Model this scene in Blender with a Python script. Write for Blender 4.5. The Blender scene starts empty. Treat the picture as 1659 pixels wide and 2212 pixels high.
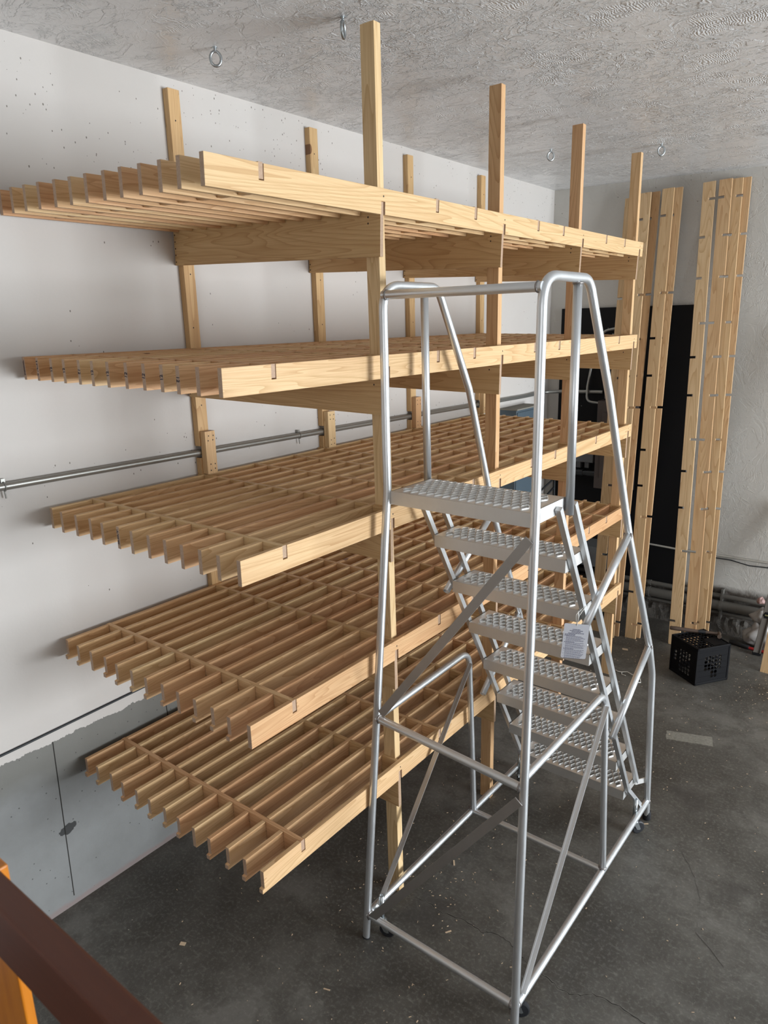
import bpy, math, random
from mathutils import Vector, Matrix

# ------------------------------------------------------------------ camera, light, exposure
sc = bpy.context.scene
COL = sc.collection
IN = 0.0254
W_PX, F_PX = 1659.0, 1541.06
CAM = Vector((2.99949, -1.49431, 2.70262))
Rm = Matrix.Rotation(0.66623, 3, 'Z') @ Matrix.Rotation(-0.25951, 3, 'X') @ Matrix.Rotation(0.02432, 3, 'Y')
right, fwd, up = Rm.col[0], Rm.col[1], Rm.col[2]
cd = bpy.data.cameras.new('camera')
cd.sensor_fit = 'HORIZONTAL'
cd.sensor_width = 36.0
cd.lens = 36.0 * F_PX / W_PX
cd.clip_start = 0.05
cd.dof.use_dof = True
cd.dof.focus_distance = 3.8
cd.dof.aperture_fstop = 9.0
cam = bpy.data.objects.new('camera', cd)
m3 = Matrix((right, up, -fwd)).transposed()
cam.matrix_world = Matrix.Translation(CAM) @ m3.to_4x4()
COL.objects.link(cam)
sc.camera = cam

w = bpy.data.worlds.new('daylight')
sc.world = w
w.use_nodes = True
w.node_tree.nodes['Background'].inputs['Color'].default_value = (0.75, 0.87, 1.0, 1)
w.node_tree.nodes['Background'].inputs['Strength'].default_value = 0.8


def area(name, loc, target, sx, sy, power, color):
    l = bpy.data.lights.new(name, 'AREA')
    l.shape = 'RECTANGLE'
    l.size, l.size_y = sx, sy
    l.energy = power
    l.color = color
    o = bpy.data.objects.new(name, l)
    d = Vector(target) - Vector(loc)
    o.location = loc
    o.rotation_euler = d.to_track_quat('-Z', 'Y').to_euler()
    COL.objects.link(o)
    return o


# daylight coming through the open garage door in the far right wall, plus an added fill lamp behind the stairs
area('garage_door_daylight', (9.8, 2.8, 1.45), (1.0, 2.4, 1.9), 3.4, 2.7, 920, (0.90, 0.955, 1.0))
area('stair_side_fill', (3.6, -3.95, 2.6), (1.2, 2.0, 1.8), 2.4, 1.4, 26, (1.0, 0.98, 0.95))

vs = sc.view_settings
vs.view_transform = 'Standard'
vs.look = 'None'
vs.gamma = 1.0
vs.use_curve_mapping = False
vs.exposure = 0.0

# ------------------------------------------------------------------ materials
MATS = {}


class NT:
    def __init__(self, name):
        self.m = bpy.data.materials.new(name)
        self.m.use_nodes = True
        self.t = self.m.node_tree
        self.b = self.t.nodes['Principled BSDF']
        MATS[name] = self.m

    def n(self, kind, **kw):
        nd = self.t.nodes.new(kind)
        for k, v in kw.items():
            if k.startswith('i_'):
                nd.inputs[k[2:].replace('_', ' ')].default_value = v
            else:
                setattr(nd, k, v)
        return nd

    def l(self, a, b):
        self.t.links.new(a, b)

    def math(self, op, a, b=None, c=None, clamp=False):
        nd = self.t.nodes.new('ShaderNodeMath')
        nd.operation = op
        nd.use_clamp = clamp
        for i, v in enumerate((a, b, c)):
            if v is None:
                continue
            if isinstance(v, (int, float)):
                nd.inputs[i].default_value = v
            else:
                self.l(v, nd.inputs[i])
        return nd.outputs[0]

    def mix(self, fac, a, b, mode='MIX'):
        nd = self.t.nodes.new('ShaderNodeMix')
        nd.data_type = 'RGBA'
        nd.blend_type = mode
        for i, v in ((0, fac), (6, a), (7, b)):
            if isinstance(v, (int, float)):
                nd.inputs[i].default_value = v
            elif isinstance(v, tuple):
                nd.inputs[i].default_value = (*v[:3], 1)
            else:
                self.l(v, nd.inputs[i])
        return nd.outputs[2]

    def ramp(self, src, stops):
        nd = self.t.nodes.new('ShaderNodeValToRGB')
        cr = nd.color_ramp
        while len(cr.elements) < len(stops):
            cr.elements.new(0.5)
        for e, (p, c) in zip(cr.elements, stops):
            e.position = p
            e.color = (*c, 1) if isinstance(c, tuple) else (c, c, c, 1)
        self.l(src, nd.inputs[0])
        return nd.outputs[0]

    def noise(self, vec, scale, detail=3.0, rough=0.5, dist=0.0):
        nd = self.n('ShaderNodeTexNoise')
        nd.inputs['Scale'].default_value = scale
        nd.inputs['Detail'].default_value = detail
        nd.inputs['Roughness'].default_value = rough
        nd.inputs['Distortion'].default_value = dist
        self.l(vec, nd.inputs['Vector'])
        return nd.outputs['Fac']

    def coord(self, which='Object'):
        return self.n('ShaderNodeTexCoord').outputs[which]

    def mapping(self, vec, scale=(1, 1, 1), loc=(0, 0, 0)):
        nd = self.n('ShaderNodeMapping')
        nd.inputs['Scale'].default_value = scale
        nd.inputs['Location'].default_value = loc
        self.l(vec, nd.inputs['Vector'])
        return nd.outputs[0]

    def bump(self, h, strength, dist, normal=None):
        nd = self.n('ShaderNodeBump')
        nd.inputs['Strength'].default_value = strength
        nd.inputs['Distance'].default_value = dist
        self.l(h, nd.inputs['Height'])
        if normal is not None:
            self.l(normal, nd.inputs['Normal'])
        return nd.outputs[0]

    def set(self, **kw):
        for k, v in kw.items():
            k = k.replace('_', ' ')
            if isinstance(v, tuple):
                self.b.inputs[k].default_value = (*v, 1) if len(v) == 3 else v
            elif isinstance(v, (int, float)):
                self.b.inputs[k].default_value = v
            else:
                self.l(v, self.b.inputs[k])
        return self.m


def flat(name, col, rough=0.5, metal=0.0, **kw):
    s = NT(name)
    return s.set(Base_Color=col, Roughness=rough, Metallic=metal, **kw)


def wood(name, axis, tones, grain=0.72, rough=0.5, knots=0.80, randomise=True, thin=None, ksize=0.10):
    """pine: grain lines run along `axis`; every object gets its own tone and offset"""
    s = NT(name)
    co = s.coord()
    rnd = s.n('ShaderNodeObjectInfo').outputs['Random']
    off = s.n('ShaderNodeCombineXYZ')
    for i in range(3):
        s.l(s.math('MULTIPLY', rnd, 37.0 + 11 * i), off.inputs[i])
    add = s.n('ShaderNodeVectorMath')
    s.l(co, add.inputs[0])
    s.l(off.outputs[0], add.inputs[1])
    vec = add.outputs[0]
    sc_ = [1, 1, 1]
    sc_['xyz'.index(axis)] = 0.07
    st = s.mapping(vec, tuple(sc_))
    sc2 = [1, 1, 1]
    sc2['xyz'.index(axis)] = 0.02
    fine = s.mapping(vec, tuple(sc2))
    big = s.noise(st, 8, 2, 0.45, 0.5)
    ringv = s.math('MULTIPLY', big, 22.0)
    ring = s.math('FRACT', ringv)
    ring = s.math('POWER', ring, 3.0)
    fib = s.noise(fine, 260, 3, 0.6)
    band = s.noise(st, 14, 1, 0.5)
    base = s.ramp(rnd, tones) if randomise else s.mix(0.5, tones[0][1], tones[-1][1])
    base = s.mix(s.math('MULTIPLY', band, 0.6), base, (0.78, 0.595, 0.345), 'MIX')
    dark = s.mix(1.0, base, (grain, grain * 0.86, grain * 0.72), 'MULTIPLY')
    c1 = s.mix(s.math('MULTIPLY', ring, 0.85), base, dark)
    c2 = s.mix(s.math('MULTIPLY', s.math('SUBTRACT', 0.62, fib, clamp=True), 1.6, clamp=True), c1, dark)
    # knots
    kv = [1, 1, 1]
    kv['xyz'.index(axis)] = 0.55
    if thin:
        kv['xyz'.index(thin)] = 0.12
    vo = s.n('ShaderNodeTexVoronoi')
    vo.inputs['Scale'].default_value = 6.5
    s.l(s.mapping(vec, tuple(kv)), vo.inputs['Vector'])
    sep = s.n('ShaderNodeSeparateColor')
    s.l(vo.outputs['Color'], sep.inputs[0])
    on = s.math('GREATER_THAN', sep.outputs[0], knots)
    kr = s.math('MULTIPLY', sep.outputs[1], ksize)
    k = s.math('MULTIPLY', s.math('LESS_THAN', vo.outputs['Distance'], kr), on)
    halo = s.math('MULTIPLY', s.math('MULTIPLY', s.math('SUBTRACT', 0.16, vo.outputs['Distance'], clamp=True), 5.0, clamp=True), on)
    c3 = s.mix(s.math('MULTIPLY', halo, 0.55), c2, (0.50, 0.26, 0.12))
    c4 = s.mix(s.math('MULTIPLY', k, 0.8), c3, (0.12, 0.045, 0.02))
    # darker end grain
    nrm = s.n('ShaderNodeTexCoord').outputs['Normal']
    sn = s.n('ShaderNodeSeparateXYZ')
    s.l(nrm, sn.inputs[0])
    eg = s.math('GREATER_THAN', s.math('ABSOLUTE', sn.outputs['xyz'.index(axis)]), 0.85)
    egc = s.mix(s.noise(vec, 140, 2, 0.6), (0.30, 0.20, 0.145), (0.50, 0.36, 0.27))
    c4 = s.mix(s.math('MULTIPLY', eg, 0.85), c4, egc)
    nb = s.bump(fib, 0.12, 0.002)
    return s.set(Base_Color=c4, Roughness=rough, Normal=nb, Specular_IOR_Level=0.3)


TONES = [(0.0, (0.58, 0.27, 0.125)), (0.16, (0.74, 0.52, 0.28)), (0.32, (0.68, 0.39, 0.20)), (0.48, (0.77, 0.57, 0.32)), (0.62, (0.62, 0.30, 0.15)), (0.80, (0.74, 0.50, 0.27)), (1.0, (0.67, 0.36, 0.19))]
TJ = [(0.0, (0.56, 0.33, 0.15)), (0.5, (0.64, 0.41, 0.19)), (1.0, (0.58, 0.37, 0.17))]
PINE = {a: wood('pine_' + a, a, TONES, knots=0.92, thin={'x': 'y', 'y': 'x', 'z': 'x'}[a], ksize=0.09) for a in 'xyz'}
PINEJ = {a: wood('knotty_pine_' + a, a, TJ, knots=0.78, thin={'x': 'y', 'y': 'x', 'z': 'x'}[a], ksize=0.13) for a in 'xyz'}
BOARDM = wood('pine_board', 'z', [(0, (0.60, 0.40, 0.22)), (0.5, (0.66, 0.46, 0.27)), (1, (0.60, 0.37, 0.20))], knots=0.88, thin='y')


def aluminium(name, base=(0.72, 0.73, 0.75), rough=0.34):
    s = NT(name)
    co = s.coord()
    n = s.noise(s.mapping(co, (1, 1, 0.15)), 60, 3, 0.6)
    n2 = s.noise(co, 9, 3, 0.6)
    c = s.mix(s.math('MULTIPLY', n2, 0.45), base, tuple(b * 0.72 for b in base))
    r = s.math('ADD', s.math('MULTIPLY', n, 0.16), rough - 0.08)
    return s.set(Base_Color=c, Metallic=0.92, Roughness=r, Normal=s.bump(n, 0.05, 0.001))


ALU = aluminium('brushed_aluminium', (0.80, 0.82, 0.84), 0.40)
ALUT = aluminium('tread_aluminium', (0.80, 0.79, 0.77), 0.50)
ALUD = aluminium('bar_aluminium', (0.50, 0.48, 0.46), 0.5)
ZINC = aluminium('zinc_plate', (0.50, 0.54, 0.56), 0.28)
WELD = flat('weld_bead', (0.30, 0.28, 0.27), 0.45, 0.9)
RUBBER = flat('black_rubber', (0.012, 0.013, 0.016), 0.55)
BLACKP = flat('black_plastic', (0.005, 0.005, 0.006), 0.55, Specular_IOR_Level=0.12)
DARK = flat('screw_black', (0.02, 0.014, 0.01), 0.6)
TAGM = flat('tag_plastic', (0.40, 0.40, 0.43), 0.45)
INK = flat('tag_ink', (0.05, 0.05, 0.09), 0.6)
MARKER = flat('marker_ink', (0.01, 0.01, 0.03), 0.7)
CABLE = flat('black_cable', (0.010, 0.014, 0.018), 0.5)
GREYBOX = flat('grey_paint', (0.16, 0.17, 0.18), 0.5)
BLUEBOX = flat('blue_grey_paint', (0.07, 0.10, 0.125), 0.5)
BROWNBOX = flat('brown_enamel', (0.075, 0.058, 0.052), 0.45)
CONDUIT = flat('conduit_grey', (0.32, 0.32, 0.30), 0.38, 0.7)
DULLPIPE = flat('dull_pipe_paint', (0.115, 0.108, 0.095), 0.7)
STRING = flat('white_plastic_tie', (0.62, 0.60, 0.55), 0.4)
BAGM = flat('white_film', (0.33, 0.31, 0.295), 0.4)
PINKM = flat('pink_plastic', (0.36, 0.22, 0.20), 0.5)
REDM = flat('red_paint', (0.30, 0.012, 0.012), 0.35)
YELLOW = flat('yellow_vial', (0.16, 0.15, 0.07), 0.3)
HANDLEW = flat('hammer_wood', (0.085, 0.055, 0.040), 0.6)
STEEL = flat('rusty_steel', (0.12, 0.085, 0.065), 0.5, 0.6)


def chips_mat():
    s = NT('shaving_wood')
    return s.set(Base_Color=(0.62, 0.47, 0.32), Roughness=0.7)


CHIP = chips_mat()


def black_board():
    s = NT('black_board_paint')
    co = s.coord('Object')
    vo = s.n('ShaderNodeTexVoronoi')
    vo.inputs['Scale'].default_value = 14
    s.l(co, vo.inputs['Vector'])
    sep = s.n('ShaderNodeSeparateColor')
    s.l(vo.outputs['Color'], sep.inputs[0])
    k = s.math('MULTIPLY', s.math('LESS_THAN', vo.outputs['Distance'], 0.05), s.math('GREATER_THAN', sep.outputs[0], 0.88))
    c = s.mix(k, (0.006, 0.006, 0.007), (0.35, 0.35, 0.33))
    return s.set(Base_Color=c, Roughness=0.65, Specular_IOR_Level=0.2)


BLACKB = black_board()


def plaster_wall_left():
    """white painted plaster above, bare cast concrete below a ragged line"""
    s = NT('left_wall_plaster_and_concrete')
    co = s.coord('Object')
    sx = s.n('ShaderNodeSeparateXYZ')
    s.l(co, sx.inputs[0])
    Y, Z = sx.outputs[1], sx.outputs[2]
    n1 = s.noise(co, 1.3, 3)
    n2 = s.noise(co, 7, 4, 0.6)
    n3 = s.noise(co, 40, 4, 0.65)
    white = s.mix(n1, (0.56, 0.52, 0.485), (0.605, 0.585, 0.56))
    white = s.mix(s.math('MULTIPLY', s.ramp(n2, [(0.52, 0.0), (0.70, 1.0)]), 0.25), white, (0.58, 0.53, 0.50))
    # dirt specks, denser towards the ceiling and by the pipe
    vo = s.n('ShaderNodeTexVoronoi')
    vo.inputs['Scale'].default_value = 75
    s.l(s.mapping(co, (1, 1, 0.6)), vo.inputs['Vector'])
    sep = s.n('ShaderNodeSeparateColor')
    s.l(vo.outputs['Color'], sep.inputs[0])
    den = s.math('MULTIPLY', s.math('SUBTRACT', Z, 3.0, clamp=True), 0.32)
    den = s.math('ADD', den, 0.012)
    pipeband = s.math('SUBTRACT', 0.12, s.math('ABSOLUTE', s.math('SUBTRACT', Z, 2.09)), clamp=True)
    den = s.math('ADD', den, s.math('MULTIPLY', pipeband, 1.0))
    den = s.math('MULTIPLY', den, s.ramp(s.noise(co, 2.3, 3, 0.6), [(0.40, 0.0), (0.62, 1.0)]))
    speck = s.math('MULTIPLY', s.math('LESS_THAN', sep.outputs[0], den),
                   s.math('LESS_THAN', vo.outputs['Distance'], s.math('MULTIPLY', sep.outputs[1], 0.22)))
    white = s.mix(s.math('MULTIPLY', speck, 0.85), white, (0.10, 0.08, 0.06))
    conc = s.mix(n2, (0.185, 0.19, 0.187), (0.30, 0.31, 0.315))
    conc = s.mix(s.math('MULTIPLY', n3, 0.5), conc, (0.235, 0.23, 0.215))
    upper_dark = s.math('MULTIPLY', s.math('ADD', s.math('SUBTRACT', Z, 0.62), s.math('MULTIPLY', s.math('SUBTRACT', n1, 0.5), 0.5)), 9.0, clamp=True)  # concrete is darker above an uneven line
    conc = s.mix(s.math('MULTIPLY', upper_dark, 0.75), conc, (0.16, 0.155, 0.135))
    pv = s.n('ShaderNodeTexVoronoi')
    pv.inputs['Scale'].default_value = 30
    s.l(co, pv.inputs['Vector'])
    sp = s.n('ShaderNodeSeparateColor')
    s.l(pv.outputs['Color'], sp.inputs[0])
    pit = s.math('MULTIPLY', s.math('LESS_THAN', pv.outputs['Distance'], 0.10), s.math('LESS_THAN', sp.outputs[0], 0.30))
    conc = s.mix(s.math('MULTIPLY', pit, 0.8), conc, (0.05, 0.05, 0.05))
    # black tar stain and the formwork joint
    dy = s.math('ADD', Y, 0.165)
    dz = s.math('SUBTRACT', Z, 0.415)
    rr = s.math('SQRT', s.math('ADD', s.math('POWER', s.math('MULTIPLY', s.math('ADD', dy, s.math('MULTIPLY', dz, -0.3)), 1.0), 2.0), s.math('POWER', s.math('MULTIPLY', dz, 1.6), 2.0)))
    rr = s.math('ADD', rr, s.math('MULTIPLY', s.math('SUBTRACT', n3, 0.5), 0.05))
    st = s.math('LESS_THAN', rr, 0.042)
    conc = s.mix(s.math('MULTIPLY', st, 0.9), conc, (0.02, 0.02, 0.02))
    foot = s.math('MULTIPLY', s.math('SUBTRACT', s.math('ADD', 0.035, s.math('MULTIPLY', s.math('SUBTRACT', n2, 0.5), 0.05)), Z), 60.0, clamp=True)
    conc = s.mix(s.math('MULTIPLY', foot, 0.7), conc, (0.27, 0.20, 0.19))
    edge = s.math('ADD', Z, s.math('MULTIPLY', s.math('SUBTRACT', s.noise(co, 11, 5, 0.7), 0.5), 0.07))
    m = s.math('GREATER_THAN', edge, 0.885)
    c = s.mix(m, conc, white)
    h = s.math('ADD', s.math('MULTIPLY', n2, 0.5), s.math('MULTIPLY', n3, 0.35))
    h = s.math('ADD', h, s.math('MULTIPLY', m, 0.6))
    h = s.math('SUBTRACT', h, s.math('MULTIPLY', pit, 0.4))
    return s.set(Base_Color=c, Roughness=0.62, Normal=s.bump(h, 0.25, 0.006))


def trowelled(name, c0, c1, strength, dist, rough, low=None):
    s = NT(name)
    co = s.coord('Object')
    n1 = s.noise(co, 1.1, 3)
    n2 = s.noise(co, 3.2, 5, 0.55, 0.6)
    # plateau edges of skip-trowel plaster
    a = s.ramp(s.noise(s.mapping(co, (1, 1.6, 1)), 4.5, 6, 0.62, 1.2), [(0.47, 0.0), (0.50, 1.0)])
    b = s.ramp(s.noise(s.mapping(co, (1.5, 1, 1.2)), 9.0, 6, 0.62, 1.6), [(0.52, 0.0), (0.545, 1.0)])
    f = s.noise(co, 45, 5, 0.7)
    pt = s.ramp(s.noise(co, 1.7, 3, 0.6), [(0.44, 0.10), (0.60, 1.0)])
    h = s.math('ADD', s.math('MULTIPLY', a, 0.50), s.math('MULTIPLY', s.math('MULTIPLY', b, pt), 0.55))
    h = s.math('ADD', h, s.math('MULTIPLY', s.math('MULTIPLY', f, pt), 0.30))
    h = s.math('ADD', h, s.math('MULTIPLY', n2, 0.8))
    # thin ridges left by the trowel and combed patches
    for sc_, sr, wd_, am in ((2.2, (1, 1.5, 1), 0.012, 0.9), (5.0, (1.3, 1, 1), 0.014, 0.7)):
        q = s.noise(s.mapping(co, sr, (sc_, 0, 0)), sc_, 4, 0.55, 1.8)
        rg = s.math('SUBTRACT', 1.0, s.math('MULTIPLY', s.math('ABSOLUTE', s.math('SUBTRACT', q, 0.5)), 1.0 / wd_), clamp=True)
        h = s.math('ADD', h, s.math('MULTIPLY', s.math('MULTIPLY', rg, pt), am))
    wv = s.n('ShaderNodeTexWave')
    wv.inputs['Scale'].default_value = 30
    wv.inputs['Distortion'].default_value = 26
    wv.inputs['Detail'].default_value = 3
    wv.inputs['Detail Scale'].default_value = 0.35
    s.l(co, wv.inputs['Vector'])
    pm = s.ramp(s.noise(co, 3.2, 3, 0.5), [(0.56, 0.0), (0.66, 1.0)])
    h = s.math('ADD', h, s.math('MULTIPLY', s.math('MULTIPLY', wv.outputs['Fac'], pm), 0.30))
    c = s.mix(n1, c0, c1)
    vo = s.n('ShaderNodeTexVoronoi')
    vo.inputs['Scale'].default_value = 26
    s.l(co, vo.inputs['Vector'])
    sep = s.n('ShaderNodeSeparateColor')
    s.l(vo.outputs['Color'], sep.inputs[0])
    if low:
        sx = s.n('ShaderNodeSeparateXYZ')
        s.l(co, sx.inputs[0])
        Z = sx.outputs[2]
        den = s.math('ADD', s.math('MULTIPLY', s.math('SUBTRACT', Z, 3.35, clamp=True), 0.9), 0.015)
        speck = s.math('MULTIPLY', s.math('LESS_THAN', sep.outputs[0], den), s.math('LESS_THAN', vo.outputs['Distance'], s.math('MULTIPLY', sep.outputs[1], 0.28)))
        c = s.mix(s.math('MULTIPLY', speck, 0.7), c, (0.16, 0.13, 0.09))
        g = s.math('MULTIPLY', s.math('SUBTRACT', s.math('ADD', 0.40, s.math('MULTIPLY', s.math('SUBTRACT', n2, 0.5), 0.25)), Z), 14.0, clamp=True)
        grime = s.mix(s.ramp(s.noise(co, 16, 5, 0.7), [(0.5, 0.0), (0.62, 1.0)]), (0.075, 0.062, 0.05), (0.17, 0.155, 0.14))
        c = s.mix(g, c, grime)
    else:
        speck = s.math('MULTIPLY', s.math('LESS_THAN', sep.outputs[0], 0.03), s.math('LESS_THAN', vo.outputs['Distance'], s.math('MULTIPLY', sep.outputs[1], 0.16)))
        c = s.mix(s.math('MULTIPLY', speck, 0.7), c, (0.16, 0.13, 0.10))
    return s.set(Base_Color=c, Roughness=rough, Normal=s.bump(h, strength, dist))


def concrete_floor():
    s = NT('floor_concrete')
    co = s.coord('Object')
    n1 = s.noise(co, 1.4, 4, 0.6, 0.4)
    n2 = s.noise(co, 7, 5, 0.65, 0.3)
    n3 = s.noise(co, 60, 4, 0.7)
    c = s.mix(s.ramp(n1, [(0.35, 0.0), (0.66, 1.0)]), (0.046, 0.041, 0.034), (0.150, 0.143, 0.128))
    c = s.mix(s.math('MULTIPLY', s.ramp(n2, [(0.44, 0.0), (0.62, 1.0)]), 0.65), c, (0.060, 0.054, 0.045))
    c = s.mix(s.math('MULTIPLY', s.ramp(n3, [(0.5, 0.0), (0.7, 1.0)]), 0.45), c, (0.24, 0.23, 0.21))
    stk = s.ramp(s.noise(s.mapping(co, (1.0, 5.0, 1)), 9, 5, 0.7, 0.5), [(0.60, 0.0), (0.70, 1.0)])
    c = s.mix(s.math('MULTIPLY', stk, 0.3), c, (0.26, 0.25, 0.225))
    # oil blotches
    oil = s.ramp(s.noise(s.mapping(co, (1, 1, 1), (3.1, 1.7, 0)), 2.6, 3, 0.5), [(0.60, 0.0), (0.70, 1.0)])
    c = s.mix(s.math('MULTIPLY', oil, 0.6), c, (0.045, 0.040, 0.036))
    # worn rectangle of old paint
    rot = s.n('ShaderNodeMapping')
    rot.vector_type = 'POINT'
    s.l(co, rot.inputs['Vector'])
    rot.inputs['Rotation'].default_value = (0, 0, -0.31)
    sx = s.n('ShaderNodeSeparateXYZ')
    s.l(rot.outputs[0], sx.inputs[0])
    cx, cy = 1.983 * math.cos(-0.31) - 3.003 * math.sin(-0.31), 1.983 * math.sin(-0.31) + 3.003 * math.cos(-0.31)
    jx = s.math('ADD', s.math('ABSOLUTE', s.math('SUBTRACT', sx.outputs[0], cx)), s.math('MULTIPLY', n2, 0.03))
    jy = s.math('ADD', s.math('ABSOLUTE', s.math('SUBTRACT', sx.outputs[1], cy)), s.math('MULTIPLY', n2, 0.03))
    pm = s.math('MULTIPLY', s.math('LESS_THAN', jx, 0.155), s.math('LESS_THAN', jy, 0.070))
    c = s.mix(s.math('MULTIPLY', pm, s.math('MULTIPLY', n3, 1.3, clamp=True)), c, (0.30, 0.29, 0.25))
    # paint flecks
    vo = s.n('ShaderNodeTexVoronoi')
    vo.inputs['Scale'].default_value = 26
    s.l(co, vo.inputs['Vector'])
    sep = s.n('ShaderNodeSeparateColor')
    s.l(vo.outputs['Color'], sep.inputs[0])
    fl = s.math('MULTIPLY', s.math('LESS_THAN', sep.outputs[0], 0.16), s.math('LESS_THAN', vo.outputs['Distance'], s.math('MULTIPLY', sep.outputs[1], 0.09)))
    c = s.mix(s.math('MULTIPLY', fl, 0.8), c, (0.42, 0.40, 0.34))
    r = s.math('ADD', 0.36, s.math('MULTIPLY', n2, 0.36))
    h = s.math('ADD', s.math('MULTIPLY', n2, 0.6), s.math('MULTIPLY', n3, 0.3))
    return s.set(Base_Color=c, Roughness=r, Normal=s.bump(h, 0.18, 0.006))


WALLL = plaster_wall_left()
WALLB = trowelled('back_wall_plaster', (0.52, 0.50, 0.46), (0.60, 0.59, 0.56), 0.30, 0.006, 0.6, low=True)
CEILM = trowelled('ceiling_skip_trowel', (0.72, 0.72, 0.72), (0.80, 0.80, 0.80), 0.8, 0.010, 0.30)
FLOORM = concrete_floor()
CRACK = flat('crack_dark', (0.02, 0.018, 0.015), 0.9)  # dark line colour of floor cracks and formwork joints
CRACKE = flat('crack_edge', (0.14, 0.13, 0.115), 0.9)


def mahog():
    s = NT('mahogany_stain')
    co = s.coord()
    n = s.noise(s.mapping(co, (0.6, 12, 12)), 6, 4, 0.6)
    c = s.mix(n, (0.060, 0.014, 0.006), (0.125, 0.036, 0.016))
    return s.set(Base_Color=c, Roughness=0.42)


MAHOG = mahog()


def amber():
    s = NT('amber_varnish')
    n = s.noise(s.mapping(s.coord(), (8, 8, 1)), 5, 4, 0.6)
    c = s.mix(n, (0.38, 0.10, 0.006), (0.72, 0.26, 0.02))
    return s.set(Base_Color=c, Roughness=0.3)


AMBER = amber()
RUBBLE = trowelled('ledge_rubble', (0.09, 0.078, 0.066), (0.15, 0.14, 0.125), 0.8, 0.02, 0.9)

# ------------------------------------------------------------------ geometry helpers


class MB:
    """collects vertices and faces for ONE mesh object"""

    def __init__(self):
        self.v, self.f, self.s = [], [], []

    def add(self, vs, fs, smooth=False):
        o = len(self.v)
        self.v += [tuple(p) for p in vs]
        self.f += [tuple(i + o for i in f) for f in fs]
        self.s += [smooth] * len(fs)
        return self

    def box(self, a, b):
        x0, y0, z0 = a
        x1, y1, z1 = b
        vs = [(x, y, z) for x in (x0, x1) for y in (y0, y1) for z in (z0, z1)]
        return self.add(vs, [(0, 1, 3, 2), (4, 6, 7, 5), (0, 4, 5, 1), (2, 3, 7, 6), (0, 2, 6, 4), (1, 5, 7, 3)])

    def beam(self, p, q, wd, th, upv=(0, 0, 1)):
        """rectangular bar from p to q; wd along (upv x dir), th along the third axis"""
        p, q = Vector(p), Vector(q)
        d = (q - p).normalized()
        a = Vector(upv).cross(d).normalized()
        b = d.cross(a)
        vs = []
        for c in (p, q):
            for sa, sb in ((-1, -1), (1, -1), (1, 1), (-1, 1)):
                vs.append(c + a * sa * wd / 2 + b * sb * th / 2)
        return self.add(vs, [(3, 2, 1, 0), (4, 5, 6, 7), (0, 1, 5, 4), (1, 2, 6, 5), (2, 3, 7, 6), (3, 0, 4, 7)])

    def tube(self, pts, r, n=12, cap=True, rs=None, closed=False):
        pts = [Vector(p) for p in pts]
        N = len(pts)
        tang = []
        for i in range(N):
            if closed:
                t = (pts[(i + 1) % N] - pts[i - 1])
            elif i == 0:
                t = pts[1] - pts[0]
            elif i == N - 1:
                t = pts[-1] - pts[-2]
            else:
                t = (pts[i + 1] - pts[i]).normalized() + (pts[i] - pts[i - 1]).normalized()
            tang.append(t.normalized())
        ref = Vector((0, 0, 1)) if abs(tang[0].z) < 0.9 else Vector((1, 0, 0))
        a = ref.cross(tang[0]).normalized()
        vs = []
        for i in range(N):
            a = (a - tang[i] * a.dot(tang[i])).normalized()
            b = tang[i].cross(a)
            rr = rs[i] if rs else r
            for k in range(n):
                t = 2 * math.pi * k / n
                vs.append(pts[i] + (a * math.cos(t) + b * math.sin(t)) * rr)
        fs = []
        for i in range(N if closed else N - 1):
            j = (i + 1) % N
            for k in range(n):
                fs.append((i * n + k, i * n + (k + 1) % n, j * n + (k + 1) % n, j * n + k))
        self.add(vs, fs, True)
        if cap and not closed:
            o = len(self.v)
            self.add([v for v in vs[:n]], [tuple(reversed(range(n)))])
            self.add([v for v in vs[-n:]], [tuple(range(n))])
        return self

    def openpipe(self, pts, r, wall=0.002, n=14):
        self.tube(pts, r, n, cap=False)
        inner = MB().tube(pts, r - wall, n, cap=False)
        o = len(self.v)
        self.add(inner.v, [tuple(reversed(f)) for f in inner.f], True)
        N = len(pts)
        base = o - N * n
        for e in (0, (N - 1) * n):
            self.f += [(base + e + k, base + e + (k + 1) % n, o + e + (k + 1) % n, o + e + k) for k in range(n)]
            self.s += [False] * n
        return self

    def extrude(self, poly, axis, a, b):
        """poly in the plane normal to axis; extruded from a to b along axis"""
        n = len(poly)

        def P(u, v, t):
            return {'x': (t, u, v), 'y': (u, t, v), 'z': (u, v, t)}[axis]
        vs = [P(u, v, a) for u, v in poly] + [P(u, v, b) for u, v in poly]
        fs = [tuple(range(n)), tuple(range(2 * n - 1, n - 1, -1))]
        fs += [(i, (i + 1) % n + 0, (i + 1) % n + n, i + n) for i in range(n)]
        fs = [f if k < 2 else tuple(reversed(f)) for k, f in enumerate(fs)]
        return self.add(vs, fs)

    def build(self, name, mat, parent=None, recalc=True, bevel=0.0):
        me = bpy.data.meshes.new(name)
        me.from_pydata(self.v, [], self.f)
        me.polygons.foreach_set('use_smooth', self.s)
        if recalc:
            import bmesh
            bm = bmesh.new()
            bm.from_mesh(me)
            bmesh.ops.recalc_face_normals(bm, faces=bm.faces)
            bm.to_mesh(me)
            bm.free()
        me.materials.append(mat)
        o = bpy.data.objects.new(name, me)
        COL.objects.link(o)
        if parent is not None:
            o.parent = parent
        if bevel:
            md = o.modifiers.new('edge', 'BEVEL')
            md.width = bevel
            md.segments = 2
            md.limit_method = 'ANGLE'
        return o


def tag(o, label=None, cat=None, group=None, kind=None):
    for k, v in (('label', label), ('category', cat), ('group', group), ('kind', kind)):
        if v:
            o[k] = v
    return o


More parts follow.
